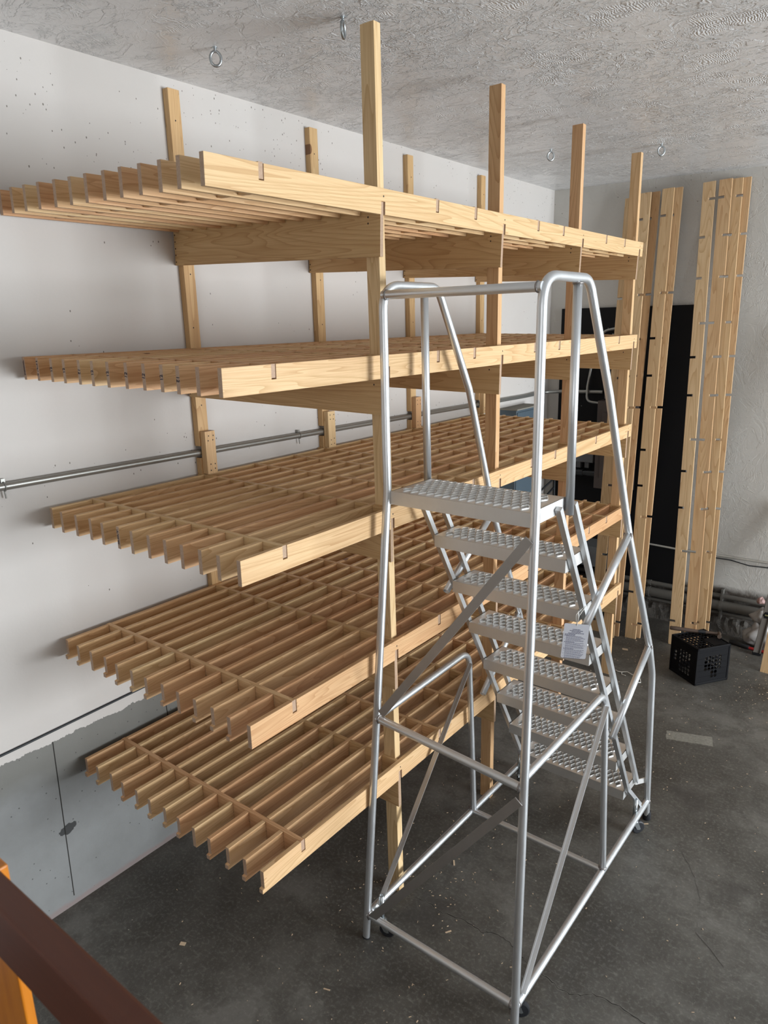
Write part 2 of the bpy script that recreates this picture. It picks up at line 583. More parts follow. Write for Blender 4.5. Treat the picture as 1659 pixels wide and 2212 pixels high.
def empty(name, loc=(0, 0, 0), rz=0.0, parent=None):
    o = bpy.data.objects.new(name, None)
    o.location = loc
    o.rotation_euler = (0, 0, rz)
    o.empty_display_size = 0.1
    COL.objects.link(o)
    if parent:
        o.parent = parent
    return o


def copy_tree(o, parent=None):
    c = o.copy()
    COL.objects.link(c)
    c.parent = parent
    for ch in list(o.children):
        copy_tree(ch, c)
    return c


def fillet(pts, rad, seg=8):
    """round the corners of a polyline"""
    P = [Vector(p) for p in pts]
    out = [P[0]]
    for i in range(1, len(P) - 1):
        a, b, c = P[i - 1], P[i], P[i + 1]
        u, v = (a - b).normalized(), (c - b).normalized()
        ang = u.angle(v)
        r = rad[i - 1] if isinstance(rad, (list, tuple)) else rad
        if ang > 3.05 or r <= 0:
            out.append(b)
            continue
        d = min(r / math.tan(ang / 2), (a - b).length * 0.48, (c - b).length * 0.48)
        s, e = b + u * d, b + v * d
        for k in range(seg + 1):
            t = k / seg
            out.append(s * (1 - t) ** 2 + b * 2 * t * (1 - t) + e * t * t)
    out.append(P[-1])
    return out


def rot_box(mb, c, half, rz=0, rx=0, ry=0):
    R = Matrix.Rotation(rz, 3, 'Z') @ Matrix.Rotation(ry, 3, 'Y') @ Matrix.Rotation(rx, 3, 'X')
    vs = [Vector(c) + R @ Vector((sx * half[0], sy * half[1], sz * half[2])) for sx in (-1, 1) for sy in (-1, 1) for sz in (-1, 1)]
    return mb.add(vs, [(0, 1, 3, 2), (4, 6, 7, 5), (0, 4, 5, 1), (2, 3, 7, 6), (0, 2, 6, 4), (1, 5, 7, 3)])


random.seed(7)
ZC = 3.805          # ceiling height by the left wall
YB = 4.90           # back wall plane
ROOM_X, ROOM_Y0 = 9.5, -3.8

# ------------------------------------------------------------------ the room


def ceil_z(x):
    return ZC - 0.018 * min(x, 3.0)


o = MB().box((-0.0, ROOM_Y0, -0.12), (ROOM_X + 1.2, YB, 0.0)).build('floor', FLOORM)
tag(o, 'dark stained concrete garage floor with cracks and wood shavings', kind='structure')
FLOOR = o
o = MB().box((-0.15, ROOM_Y0 - 0.15, -0.12), (0.0, YB + 0.15, ZC)).build('wall_left', WALLL)
tag(o, 'long left wall, white plaster above a bare concrete foot', kind='structure')
WALL_LEFT = o
o = MB().box((0.0, YB, -0.12), (ROOM_X, YB + 0.15, ZC)).build('wall_back', WALLB)
tag(o, 'far wall of trowelled off-white plaster with a grimy foot', kind='structure')
WALL_BACK = o
mb = MB()
for xa, xb in ((0.0, 3.0), (3.0, ROOM_X)):
    vs = [(x, y, ceil_z(x) + dz) for x in (xa, xb) for y in (ROOM_Y0, YB) for dz in (0.0, 0.15)]
    mb.add(vs, [(0, 1, 3, 2), (4, 6, 7, 5), (0, 4, 5, 1), (2, 3, 7, 6), (0, 2, 6, 4), (1, 5, 7, 3)])
tag(mb.build('ceiling', CEILM), 'skip-trowelled grey white ceiling', kind='structure')
# right wall with the open garage door
PLAIN = flat('plain_wall_paint', (0.60, 0.59, 0.57), 0.7)
mb = MB()
mb.box((ROOM_X, ROOM_Y0, -0.12), (ROOM_X + 0.15, 1.05, 3.8))
mb.box((ROOM_X, 4.55, -0.12), (ROOM_X + 0.15, YB, 3.8))
mb.box((ROOM_X, 1.05, 2.85), (ROOM_X + 0.15, 4.55, 3.8))
tag(mb.build('wall_right', PLAIN), 'right wall with a wide open door', kind='structure')
mb = MB()  # unseen wall behind the stairs; its opening is added for the fill lamp
mb.box((0, ROOM_Y0 - 0.15, -0.12), (2.3, ROOM_Y0, 3.8))
mb.box((4.9, ROOM_Y0 - 0.15, -0.12), (ROOM_X, ROOM_Y0, 3.8))
mb.box((2.3, ROOM_Y0 - 0.15, -0.12), (4.9, ROOM_Y0, 1.8))
mb.box((2.3, ROOM_Y0 - 0.15, 3.4), (4.9, ROOM_Y0, 3.8))
tag(mb.build('wall_front', flat('dark_wall_paint', (0.20, 0.17, 0.14), 0.8)), 'darker wall behind the stairs with an opening added for the fill light', kind='structure')

# formwork joints cast into the concrete foot of the left wall
for y0, y1, z0, z1 in ((-0.172, -0.187, 0.885, 0.05), (0.43, 0.44, 0.80, 0.60), (1.55, 1.56, 0.86, 0.05)):
    mb = MB().beam((0.0006, y0, z0), (0.0006, y1, z1), 0.004, 0.0014, upv=(1, 0, 0))
    mb.build('formwork_joint', CRACK, WALL_LEFT)

# cracks in the floor
for pts, wdt in (([(1.27, 0.813), (1.36, 0.838), (1.475, 0.826), (1.56, 0.852), (1.669, 0.840), (1.73, 0.872), (1.80, 0.862), (1.88, 0.83), (1.93, 0.80)], 0.006),
                 ([(1.93, 0.80), (2.01, 0.80), (2.09, 0.782), (2.138, 0.793), (2.20, 0.84), (2.29, 0.856), (2.4, 0.84), (2.6, 0.87)], 0.006),
                 ([(2.6, 1.30), (2.45, 1.42), (2.42, 1.60), (2.36, 1.75), (2.25, 1.9)], 0.003)):
    P = []
    for i in range(len(pts) - 1):
        for k in range(6):
            t = k / 6
            P.append((pts[i][0] * (1 - t) + pts[i + 1][0] * t + random.uniform(-.004, .004), pts[i][1] * (1 - t) + pts[i + 1][1] * t + random.uniform(-.006, .006)))
    P.append(pts[-1])
    for mat, ww, zz in ((CRACKE, wdt * 2.3, 0.0006), (CRACK, wdt * 0.8, 0.0010)):
        mb = MB()
        vs, fs = [], []
        for i, (x, y) in enumerate(P):
            q = random.uniform(0.4, 1.0) * ww / 2
            vs += [(x, y - q, zz), (x, y + q, zz), (x, y - q, 0), (x, y + q, 0)]
            if i:
                b = 4 * i
                fs += [(b - 4, b, b + 1, b - 3)]
        mb.add(vs, fs)
        mb.build('crack', mat, FLOOR, recalc=False)

# ------------------------------------------------------------------ the lumber rack
XF = 1.2643           # outer face of the front slats
T = 0.75 * IN
X1 = 0.0400
DX = (XF - T - X1) / 12
H = 0.0900
ZS = [3.1799, 2.5809, 1.9622, 1.3635, 0.7553]
YE = [-0.067, -0.065, -0.051, -0.064, -0.058]
YR = 3.596
PY = [0.7655, 1.6903, 2.6093, 3.5496]
HJ = 0.1922
NY = [0.141, 1.107, 1.410, 2.025, 2.327, 2.938, 3.248]
XPO = 1.2296          # front face of the front posts
PW, PT = 2.5 * IN, 1.5 * IN
ZP, ZW = 3.733, 3.752
TILT = [0.0375, 0.018, 0.006, 0.0, -0.002]
P1LEAN = 0.040


def ypost(k, z):
    return PY[k] + (P1LEAN * (1 - min(z, 3.0) / 3.0) if k == 0 else 0.0)


rack = empty('lumber_rack', (0.6, 1.8, 0))
tag(rack, 'tall five-tier pine lumber rack of slatted grid shelves along the white left wall', 'rack')
rack_inv = Matrix.Translation((-0.6, -1.8, 0))


def under_rack(o):
    o.parent = rack
    o.location = Vector(o.location) - Vector((0.6, 1.8, 0))
    return o


NR = 0.0008


def slat_profile(y0, y1, jy, tops, front_lip, jit0=0.0, jit1=0.0, gap=0.0):
    """side outline (y, z) of a slat, top at z=0: half-lap notches from above at `tops`, from below at `jy`"""
    P = [(y0 + jit0, -H)]
    for y in sorted(jy):
        P += [(y - 0.0015, -H), (y - 0.0015, -H / 2), (y + T + 0.0022, -H / 2), (y + T + 0.0022, -H)]
    P += [(y1 + jit1, -H), (y1 + jit1, 0)]
    for y in sorted(tops, reverse=True):
        P += [(y + T + 0.0012, 0), (y + T + 0.0012, -H / 2 - 0.004), (y - 0.0012, -H / 2 - 0.004), (y - 0.0012, 0)]
    P += [(y0 + jit0, 0)]
    if front_lip:
        P += [(y0 + jit0, -H * 0.78), (y0 + jit0 - 0.010, -H * 0.80)]
        P[0] = (y0 + jit0 - 0.010, -H)
    return P


FNT = {}


def text_mesh(body, size):
    if (body, size) in FNT:
        return FNT[(body, size)]
    c = bpy.data.curves.new('t', 'FONT')
    c.body = body
    c.size = size
    c.align_x = 'CENTER'
    c.align_y = 'CENTER'
    c.extrude = 0.0003
    c.offset = 0.0004
    to = bpy.data.objects.new('t', c)
    COL.objects.link(to)
    dg = bpy.context.evaluated_depsgraph_get()
    me = bpy.data.meshes.new_from_object(to.evaluated_get(dg))
    bpy.data.objects.remove(to)
    me.materials.clear()
    me.materials.append(MARKER)
    FNT[(body, size)] = me
    return me


for si in range(5):
    zs = ZS[si]
    sh = empty('shelf', (XF - 0.6, -1.8, zs), 0, rack)      # origin on the outer front top edge, y stays the room's y
    sh.rotation_euler = (0, TILT[si], 0)
    jy = [ypost(k, zs - 0.1) - T for k in range(4)]
    ny = list(NY)
    if si == 3:
        ny[5], ny[6] = 2.90, 3.205
    if si == 4:
        ny[6] = 3.209
    y0 = YE[si]
    for i in range(13):
        x0 = X1 + i * DX - XF
        lip = si >= 3 and i not in (2, 8)
        j0 = 0 if i == 12 else random.uniform(-0.006, 0.006)
        P = slat_profile(y0, YR, jy, ny, lip and i < 12 or (si == 4 and i == 12), j0, random.uniform(-0.008, 0.008))
        if i == 0 and si == 2:
            P = [(y - 0.0, z) for y, z in P]
        mb = MB().extrude(P, 'x', x0, x0 + T)
        o = mb.build('slat', PINE['y'], sh, bevel=NR)
        if si == 1 and 2 <= i <= 10:
            t = bpy.data.objects.new('marking', text_mesh('12', 0.026))
            COL.objects.link(t)
            t.parent = sh
            t.matrix_local = Matrix.Translation((x0 + T / 2, y0 + j0 - 0.0006, -H * 0.47)) @ Matrix.Rotation(math.pi / 2, 4, 'X') @ Matrix.Rotation(math.radians(random.choice([80, 95, 180 + 85])), 4, 'Z') @ Matrix.Scale(0.8, 4)
        if (si == 1 and i < 2) or (si == 2 and i == 5):
            mb = MB()
            for r in range(2):
                for q in range(11):
                    if random.random() < 0.8:
                        zc = -H * 0.16 - q * 0.0055
                        xx = x0 + 0.004 + r * 0.005
                        mb.box((xx, y0 + j0 - 0.0008, zc - 0.0018), (xx + 0.0035, y0 + j0, zc + 0.0018))
            mb.build('grade_stamp', MARKER, sh)
    # cross slats, notched from below over every slat
    for k, y in enumerate(ny):
        P = [(X1 - 0.004 - XF, -H + 0.006)]
        for i in range(13):
            xs = X1 + i * DX - XF
            if i == 12:
                P += [(xs - 0.0008, -H + 0.006), (xs - 0.0008, -H / 2)]
            else:
                P += [(xs - 0.0008, -H + 0.006), (xs - 0.0008, -H / 2), (xs + T + 0.0008, -H / 2), (xs + T + 0.0008, -H + 0.006)]
        proud = 0.0035 if (si == 0 and k in (0, 1, 2, 3)) else 0.0005
        rec = -0.0025
        P += [(rec, -H / 2), (rec, proud), (X1 - 0.004 - XF, proud)]
        MB().extrude(P, 'y', y, y + T).build('cross_slat', PINE['x'], sh, bevel=NR)
    # joists: wide boards on edge, half-lapped up into the slats
    for k in range(4):
        y = jy[k]
        zb = -H / 2 - HJ
        xw = (0.013 if si < 2 else 0.004) - XF
        P = [(xw, zb), (-0.0060, zb), (-0.0060, -H / 2)]
        for i in range(12, -1, -1):
            xs = X1 + i * DX - XF
            if i < 12:
                P += [(xs + T + 0.001, 0.0), (xs + T + 0.001, -H / 2)]
            P += [(xs - 0.001, -H / 2), (xs - 0.001, 0.0)]
        P += [(xw, 0.0)]
        MB().extrude(P, 'y', y + 0.0003, y + T - 0.0003).build('joist', PINEJ['x'], sh, bevel=NR)
    # screw heads: two at the front post, five at the wall post, one in the front slat
    mb = MB()

    def screw(c, axis, r=0.0034):
        n = 8
        vs = []
        for q in range(n):
            a = 2 * math.pi * q / n
            u, v = r * math.cos(a), r * math.sin(a) * 1.15
            vs.append((c[0] + u, c[1], c[2] + v) if axis == 'y' else (c[0], c[1] + u, c[2] + v))
        mb.add(vs, [tuple(range(n))])
    for k in range(4):
        yj = jy[k] - 0.0004
        fx = XPO - 0.030 - XF
        for zz in (-H - 0.006, -H - 0.028):
            screw((fx, yj, zz), 'y')
        for q in range(5):
            screw((0.022 - XF, yj, -H - 0.012 - q * 0.030), 'y', 0.0036)
        screw((0.0004, jy[k] + 0.011, -H * 0.30), 'x')
    o = mb.build('screw_heads', DARK, sh, recalc=False)
    o['kind'] = 'stuff'

# posts
for k in range(4):
    mb = MB()
    yb, yt = ypost(k, 0.0), PY[k]
    x0, x1 = XPO - PW, XPO
    pts = [(0.0, yb), (3.0, yt), (ZP, yt)]
    vs, fs = [], []
    for z, y in pts:
        vs += [(x0, y, z), (x1, y, z), (x1, y + PT, z), (x0, y + PT, z)]
    fs = [(3, 2, 1, 0), (8, 9, 10, 11)]
    for l in range(2):
        b = 4 * l
        fs += [(b + i, b + (i + 1) % 4, b + 4 + (i + 1) % 4, b + 4 + i) for i in range(4)]
    mb.add(vs, fs)
    under_rack(mb.build('front_post', PINE['z'], bevel=0.0015))
    # wall post in two lengths, cut round the pipe, with a block spliced over the gap
    zpipe = 2.093 - 0.0128 * (PY[k] + 0.25)
    yw = PY[k] + 0.001
    mb = MB()
    mb.box((0.001, yw, 0.0), (0.038, yw + PW, zpipe - 0.026))
    mb.box((0.001, yw, zpipe + 0.034), (0.038, yw + PW, ZW))
    under_rack(mb.build('wall_post', PINEJ['z'], bevel=0.0015))
    mb = MB().box((0.0385, yw + 0.008, 1.9720), (0.0762, yw + 0.008 + PW, 2.190))
    under_rack(mb.build('splice_block', PINE['z'], bevel=0.001))
    mb = MB()
    for zz in (2.170, 2.142, 2.020, 1.992):
        for yy in (0.020, 0.050):
            n = 8
            c = (0.0766, yw + 0.008 + yy + random.uniform(-.003, .003), zz + random.uniform(-.004, .004))
            mb.add([(c[0], c[1] + 0.0036 * math.cos(2 * math.pi * q / n), c[2] + 0.0038 * math.sin(2 * math.pi * q / n)) for q in range(n)], [tuple(range(n))])
    for zz in (3.62, 3.36, 2.95, 2.70, 2.32, 1.60):
        n = 8
        c = (0.0384, yw + 0.033 + random.uniform(-.006, .006), zz)
        mb.add([(c[0], c[1] + 0.0036 * math.cos(2 * math.pi * q / n), c[2] + 0.0038 * math.sin(2 * math.pi * q / n)) for q in range(n)], [tuple(range(n))])
    s_ = under_rack(mb.build('post_screw_heads', DARK, recalc=False))
    s_['kind'] = 'stuff'

# ------------------------------------------------------------------ the rolling ladder
LYAW = -0.0108
lad = empty('rolling_ladder', (1.6425, 0.6593, 0), LYAW)
tag(lad, 'aluminium rolling safety ladder with eight serrated treads in front of the pine rack', 'ladder')
WT, WB_, ZPL = 0.3192, 0.3763, 2.0639
R = 0.0165
TH = 0.0524


def upx(z):
    return WT + (WB_ - WT) * max(0.0, 1 - z / ZPL)


def upy(z):
    return -0.1575 * max(0.0, 1 - z / ZPL)


for s in (-1, 1):
    z0 = 0.0
    pts = [(s * upx(z0), upy(z0), z0), (s * WT, 0, ZPL), (s * WT, 0.0, 2.835), (s * WT, 0.355, 2.835), (s * 0.320, 0.60, 2.41), (s * 0.340, 0.867, 1.775), (s * 0.360, 1.211, 1.115), (s * 0.361, 1.29, 0.93), (s * 0.361, 1.392, 0.0)]
    MB().tube(fillet(pts, [0, 0.095, 0.085, 0, 0, 0, 0.25]), R, 16).build('handrail_frame', ALU, lad)
    MB().openpipe([(s * WT, 0.262, 2.822), (s * WT, 0.276, 2.0)], 0.0160).build('rail_post', ALU, lad)
    # base rail, knee rail with its bent front leg
    MB().tube([(s * upx(.126), upy(.126), .126), (s * 0.361, 1.385, .126)], R, 14).build('base_rail', ALU, lad)
    MB().tube(fillet([(s * upx(1.09), upy(1.09), 1.09), (s * 0.352, 0.668, 1.105), (s * (0.368 if s > 0 else 0.354), 0.735, 0.132)], 0.09), 0.0150, 14).build('knee_rail', ALU, lad)
    # diagonal angle brace in the side
    xa, xb = (0.358, 0.370) if s > 0 else (-0.344, -0.356)
    mb = MB().beam((xa, 0.668, 1.045), (xb, -0.085, 0.145), 0.006, 0.028, upv=(0, 1, 0.8))
    mb.beam((xa + 0.010, 0.668 - 0.0115, 1.045), (xb + 0.010, -0.085 - 0.0115, 0.145), 0.020, 0.005, upv=(0, 1, 0.8))
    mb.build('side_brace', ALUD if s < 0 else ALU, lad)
    # open stubs that tie the sloping rail to the stringers
    MB().openpipe([(s * 0.341, 0.862, 1.782), (s * 0.336, 0.440, 1.497)], 0.0165).build('rail_stub', ALU, lad)
    MB().openpipe([(s * 0.360, 1.207, 1.122), (s * 0.347, 0.800, 0.805)], 0.0165).build('rail_stub', ALU, lad)
    # stringers of square bar either side of the treads
    sx = s * 0.3160
    k = 0.5634
    MB().beam((sx, 0.190, 2.040), (sx, 0.190 + k * (2.040 - 0.300), 0.300), 0.022, 0.022, upv=(1, 0, 0)).beam((sx, 0.190 + k * 1.740, 0.300), (s * 0.345, 1.300, 0.142), 0.022, 0.022, upv=(1, 0, 0)).build('stringer', ALU, lad)
    MB().beam((sx, 0.318, 2.035), (sx, 0.318 + k * (2.035 - 0.265), 0.265), 0.022, 0.022, upv=(1, 0, 0)).build('stringer', ALU, lad)
    MB().beam((s * 0.316, 1.30, 0.268), (s * 0.358, 1.375, 0.262), 0.006, 0.030, upv=(0, 0, 1)).build('toe_strap', ALUT, lad)
    # feet
    MB().tube([(s * 0.361, 1.3925, 0.052), (s * 0.361, 1.3935, 0.045), (s * 0.361, 1.394, 0.004), (s * 0.361, 1.394, 0.0)], 0.02, 16, rs=[0.0200, 0.0215, 0.0225, 0.019]).build('foot_cap', RUBBER, lad)
    MB().tube([(s * upx(0.02), upy(0.02), 0.024 if s > 0 else 0.006), (s * upx(0), upy(0), 0.0)], 0.0185, 14).build('foot_cap', RUBBER, lad)

MB().tube([(-WT, 0.0, 2.800), (WT, 0.0, 2.800)], R, 14).build('back_rail', ALU, lad)
MB().tube([(-upx(1.09), upy(1.09), 1.090), (upx(1.05), upy(1.05), 1.045)], R, 14).build('cross_rail', ALU, lad)
MB().tube([(-upx(.126), upy(.126), .126), (upx(.126), upy(.126), .126)], R, 14).build('cross_rail', ALU, lad)
MB().tube([(-0.365, 0.733, .130), (0.365, 0.733, .130)], 0.0150, 14).build('cross_rail', ALU, lad)
MB().beam((0.314, -0.030, 1.978), (-0.318, -0.078, 1.118), 0.034, 0.005, upv=(0, 1, 0)).build('back_brace', ALUD, lad)
MB().beam((0.340, -0.102, 1.005), (-0.345, -0.160, 0.120), 0.036, 0.005, upv=(0, 1, 0)).build('back_brace', ALUD, lad)

# weld beads at the joints
mb = MB()


def bead(c, r, n=7, axis='z'):
    pts = []
    for q in range(14):
        a = 2 * math.pi * q / 14
        rr = r * (1 + 0.06 * math.sin(5 * a))
        v = {'z': (rr * math.cos(a), rr * math.sin(a), 0), 'x': (0, rr * math.cos(a), rr * math.sin(a)), 'y': (rr * math.cos(a), 0, rr * math.sin(a))}[axis]
        pts.append((c[0] + v[0], c[1] + v[1], c[2] + v[2]))
    mb.tube(pts, 0.0042, 6, closed=True)


for s in (-1, 1):
    bead((s * (WT - R), 0, 2.800), R * 0.95, axis='x')
    bead((s * WT, 0.262, 2.817), R * 0.95)
    for z in (0.126, 1.09 if s < 0 else 1.045):
        bead((s * (upx(z) - R), upy(z), z), R, axis='x')
    bead((s * 0.3725, upy(.126) + R, .126), R, axis='y')
    bead((s * 0.361, 1.375, .126), R, axis='y')
    bead((s * 0.341, 0.852, 1.778), R, axis='y')
    bead((s * 0.360, 1.197, 1.118), R, axis='y')
    bead((s * 0.366, 0.733, .146), 0.0155)
mb.build('weld_beads', WELD, lad)['kind'] = 'stuff'


def tread_mesh(name, Wd, D, th, px=0.0355, rows_y=None):
    """perforated serrated tread: rhombic field of raised, toothed openings, folded skirts all round"""
    mb = MB()
    mx = 0.030
    x0, x1 = -Wd + mx, Wd - mx
    nx = int(round((x1 - x0) / px))
    px = (x1 - x0) / nx
    my = 0.010
    nh = rows_y
    py = (D - 2 * my) * 2 / (nh + 1)
    for j in range(nh):
        yc = my + py / 2 * (j + 1)
        off = 0.5 if j % 2 == 0 else 0.0
        cnt = nx if j % 2 == 0 else nx - 1
        for i in range(cnt):
            xc = x0 + px * (i + (0.5 if j % 2 == 0 else 1.0))
            co = [(px / 2, 0), (0, py / 2), (-px / 2, 0), (0, -py / 2)]
            outer, mid, top, inn = [], [], [], []
            sub = 4
            for c in range(4):
                a, b = co[c], co[(c + 1) % 4]
                for q in range(sub):
                    t = q / sub
                    u, v = a[0] + (b[0] - a[0]) * t, a[1] + (b[1] - a[1]) * t
                    outer.append((xc + u, yc + v, 0))
                    # rounder, eye-shaped opening
                    k = 0.86 + 0.06 * math.sin(math.pi * t)
                    mid.append((xc + u * k, yc + v * k, 0.0035))
                    k2 = 0.78 + 0.08 * math.sin(math.pi * t)
                    tooth = 0.0015 if (c * sub + q) % 2 else 0.0
                    near = 0.0015 if v < 0 else 0.0
                    top.append((xc + u * k2, yc + v * k2, 0.0055 + tooth + near))
                    k3 = k2 * 0.90
                    inn.append((xc + u * k3, yc + v * k3, -0.006))
            n = 4 * sub
            vs = outer + mid + top + inn
            fs = []
            for r in range(3):
                for q in range(n):
                    fs.append((r * n + q, r * n + (q + 1) % n, (r + 1) * n + (q + 1) % n, (r + 1) * n + q))
            mb.add(vs, fs[:2 * n], True)
            o = len(mb.v) - len(vs)
            mb.f += [tuple(i_ + o for i_ in f) for f in fs[2 * n:]]
            mb.s += [False] * n
    # flat half-rhombi along the edges
    for i in range(nx):
        xa = x0 + px * i
        for yy in (0, 1):
            ye = my if yy == 0 else D - my
            yi = my + py / 2 if yy == 0 else D - my - py / 2
            if (yy == 0) or (nh % 2 == 1):
                if i > 0:
                    mb.add([(xa - px / 2, ye, 0), (xa + px / 2, ye, 0), (xa, yi, 0)], [(0, 1, 2)])
                else:
                    mb.add([(xa, ye, 0), (xa + px / 2, ye, 0), (xa, yi, 0)], [(0, 1, 2)])
        if nh % 2 == 0:
            mb.add([(xa, D - my, 0), (xa + px, D - my, 0), (xa + px / 2, D - my - py / 2, 0)], [(0, 1, 2)])
        if i == nx - 1:
            for yy in (0,) if nh % 2 == 0 else (0, 1):
                ye = my if yy == 0 else D - my
                yi = my + py / 2 if yy == 0 else D - my - py / 2
                mb.add([(x1 - px / 2, ye, 0), (x1, ye, 0), (x1, yi, 0)], [(0, 1, 2)])
    for s_, xe in ((1, x0), (-1, x1)):
        for j in range(1, nh, 2):
            yc = my + py / 2 * (j + 1)
            mb.add([(xe, yc - py / 2, 0), (xe, yc + py / 2, 0), (xe + s_ * px / 2, yc, 0)], [(0, 1, 2)])
    # margins
    mb.add([(-Wd, 0, 0), (Wd, 0, 0), (Wd, my, 0), (-Wd, my, 0)], [(0, 1, 2, 3)])
    mb.add([(-Wd, D - my, 0), (Wd, D - my, 0), (Wd, D, 0), (-Wd, D, 0)], [(0, 1, 2, 3)])
    mb.add([(-Wd, my, 0), (x0, my, 0), (x0, D - my, 0), (-Wd, D - my, 0)], [(0, 1, 2, 3)])
    mb.add([(x1, my, 0), (Wd, my, 0), (Wd, D - my, 0), (x1, D - my, 0)], [(0, 1, 2, 3)])
    # skirts
    mb.box((-Wd, -0.0015, -th), (Wd, 0.0015, 0.0))
    mb.box((-Wd, D - 0.0015, -th), (Wd, D + 0.0015, 0.0))
    mb.box((-Wd, 0, -th), (-Wd + 0.003, D, 0.0))
    mb.box((Wd - 0.003, 0, -th), (Wd, D, 0.0))
    mb.box((-Wd, 0, -th), (Wd, 0.018, -th + 0.002))
    return mb


plat = tread_mesh('platform', 0.3026, 0.2755, TH, rows_y=6).build('platform', ALUT, lad, recalc=False)
plat.location = (0, 0, ZPL)
tm = tread_mesh('tread', 0.3026, 0.182, TH, rows_y=4)
t0 = tm.build('tread', ALUT, lad, recalc=False)
for i in range(1, 8):
    t = t0 if i == 1 else t0.copy()
    if i > 1:
        COL.objects.link(t)
    t.location = (0, 0.3010 + (i - 1) * 0.1431, ZPL - 0.254 * i)

# spring casters
cast0 = empty('caster', (0.335, -0.085, 0), 0, lad)


def caster_parts(root):
    MB().openpipe([(0, 0, 0.215), (0, 0, 0.085)], 0.0115).build('caster_sleeve', ZINC, root)
    MB().tube([(0, 0, 0.088), (0, 0, 0.082), (0, 0, 0.079), (0, 0, 0.074)], 0.02, 16, rs=[0.013, 0.021, 0.022, 0.018]).build('swivel_plate', ZINC, root)
    mb = MB()
    for s in (-1, 1):
        mb.extrude([(-0.014, 0.078), (0.016, 0.078), (0.034, 0.030), (0.026, 0.026), (0.012, 0.030)], 'y', s * 0.013 - 0.001, s * 0.013 + 0.001)
    mb.build('fork', ZINC, root)
    mb = MB()
    n = 22
    prof = [(-0.010, 0.012), (-0.010, 0.031), (-0.007, 0.0365), (0.007, 0.0365), (0.010, 0.031), (0.010, 0.012)]
    vs = [(0.024 + r * math.cos(2 * math.pi * q / n), yy, 0.0368 + r * math.sin(2 * math.pi * q / n)) for yy, r in prof for q in range(n)]
    fs = [(a * n + q, a * n + (q + 1) % n, (a + 1) * n + (q + 1) % n, (a + 1) * n + q) for a in range(5) for q in range(n)]
    fs += [tuple(range(n)), tuple(5 * n + q for q in range(n))]
    mb.add(vs, fs, False)
    mb.build('wheel', RUBBER, root)


caster_parts(cast0)
for (x, y, a) in ((0.340, -0.088, 0.55), (-0.326, -0.100, 0.3), (0.345, 1.235, 0.9), (-0.345, 1.235, -0.5)):
    c = cast0 if a == 0.55 else copy_tree(cast0, lad)
    c.location = (x, y, 0)
    c.rotation_euler = (0, 0, a)

# instruction tag hanging from the open stub
tg = empty('instruction_tag', (0, 0, 0))
tag(tg, 'grey printed instruction tag hanging by a clear tie from the ladder', 'tag')


def lw(x, y, z):
    c, s = math.cos(LYAW), math.sin(LYAW)
    return Vector((1.6293 + c * x - s * y, 0.6593 + s * x + c * y, z))


tl, tr, br = lw(0.328, 0.300, 1.530), lw(0.405, 0.415, 1.490), lw(0.402, 0.415, 1.345)
hang = lw(0.352, 0.425, 1.500)
# tag plane: faces the camera side, hangs near vertical
TC = hang + Vector((-0.028, -0.019, -0.062))
TC += (CAM - TC).normalized() * 0.05
ax = Vector((0.80, 0.60, -0.10)).normalized()
az = Vector((-0.12, 0.05, 1)).normalized()
ay = az.cross(ax).normalized()
az = ax.cross(ay)
tg.matrix_world = Matrix((ax, ay, az)).transposed().to_4x4()
tg.location = TC
wd, ht = 0.100, 0.142
P = []
for cx_, cz_, a0 in ((1, 1, 0), (-1, 1, 90), (-1, -1, 180), (1, -1, 270)):
    for q in range(5):
        a = math.radians(a0 + q * 22.5)
        P.append((cx_ * (wd / 2 - 0.006) + 0.006 * math.cos(a), cz_ * (ht / 2 - 0.006) + 0.006 * math.sin(a)))
MB().extrude(P, 'y', -0.0006, 0.0006).build('tag_card', TAGM, tg)
mb = MB()
rr = random.Random(3)
rowz = ht / 2 - 0.022
lines = [(0.30, 0.0030, 0), (0.52, 0.0030, 0), (0.36, 0.0030, 0), (0.62, 0.0030, 0)]
for i in range(30):
    if i < 4:
        wl = wd * lines[i][0]
        xs, hgt = -wl / 2, 0.0026
        xe = wl / 2
    else:
        head = i in (4, 5, 12, 19)
        xs = -wd / 2 + (0.006 if head else 0.012)
        xe = xs + (0.042 if head else rr.uniform(0.058, 0.078))
        hgt = 0.0022 if head else 0.0015
    x = xs
    while x < xe:
        l = rr.uniform(0.003, 0.009)
        mb.box((x, -0.0010, rowz - hgt), (min(x + l, xe), -0.0006, rowz))
        x += l + 0.0012
    if i >= 6 and i % 3 == 0:
        mb.box((-wd / 2 + 0.006, -0.0010, rowz - 0.0016), (-wd / 2 + 0.0075, -0.0006, rowz))
    rowz -= 0.0052 if i < 4 else 0.0040
mb.build('tag_print', INK, tg)['kind'] = 'stuff'
top = TC + az * (ht / 2 - 0.008)
mb = MB().tube(fillet([top, top + Vector((-.004, -0.01, 0.05)), lw(0.338, 0.462, 1.575), lw(0.322, 0.47, 1.60)], 0.02, 4), 0.0012, 6)
mb.tube(fillet([top, top + Vector((.008, -0.006, 0.045)), lw(0.342, 0.452, 1.575), lw(0.326, 0.47, 1.61)], 0.02, 4), 0.0012, 6)
o = mb.build('tag_tie', STRING)
o.parent = tg
o.matrix_parent_inverse = tg.matrix_world.inverted() if False else (Matrix.Translation(TC) @ Matrix((ax, ay, az)).transposed().to_4x4()).inverted()

# ------------------------------------------------------------------ spare notched boards leaning on the back wall
BW = 0.0915
BL = 3.725
CR = [0.208, 1.174, 1.477, 2.092, 2.394, 3.005, 3.315]     # cross-slat notches
JN = [0.814, 1.738, 2.657, 3.597]                          # joist notches


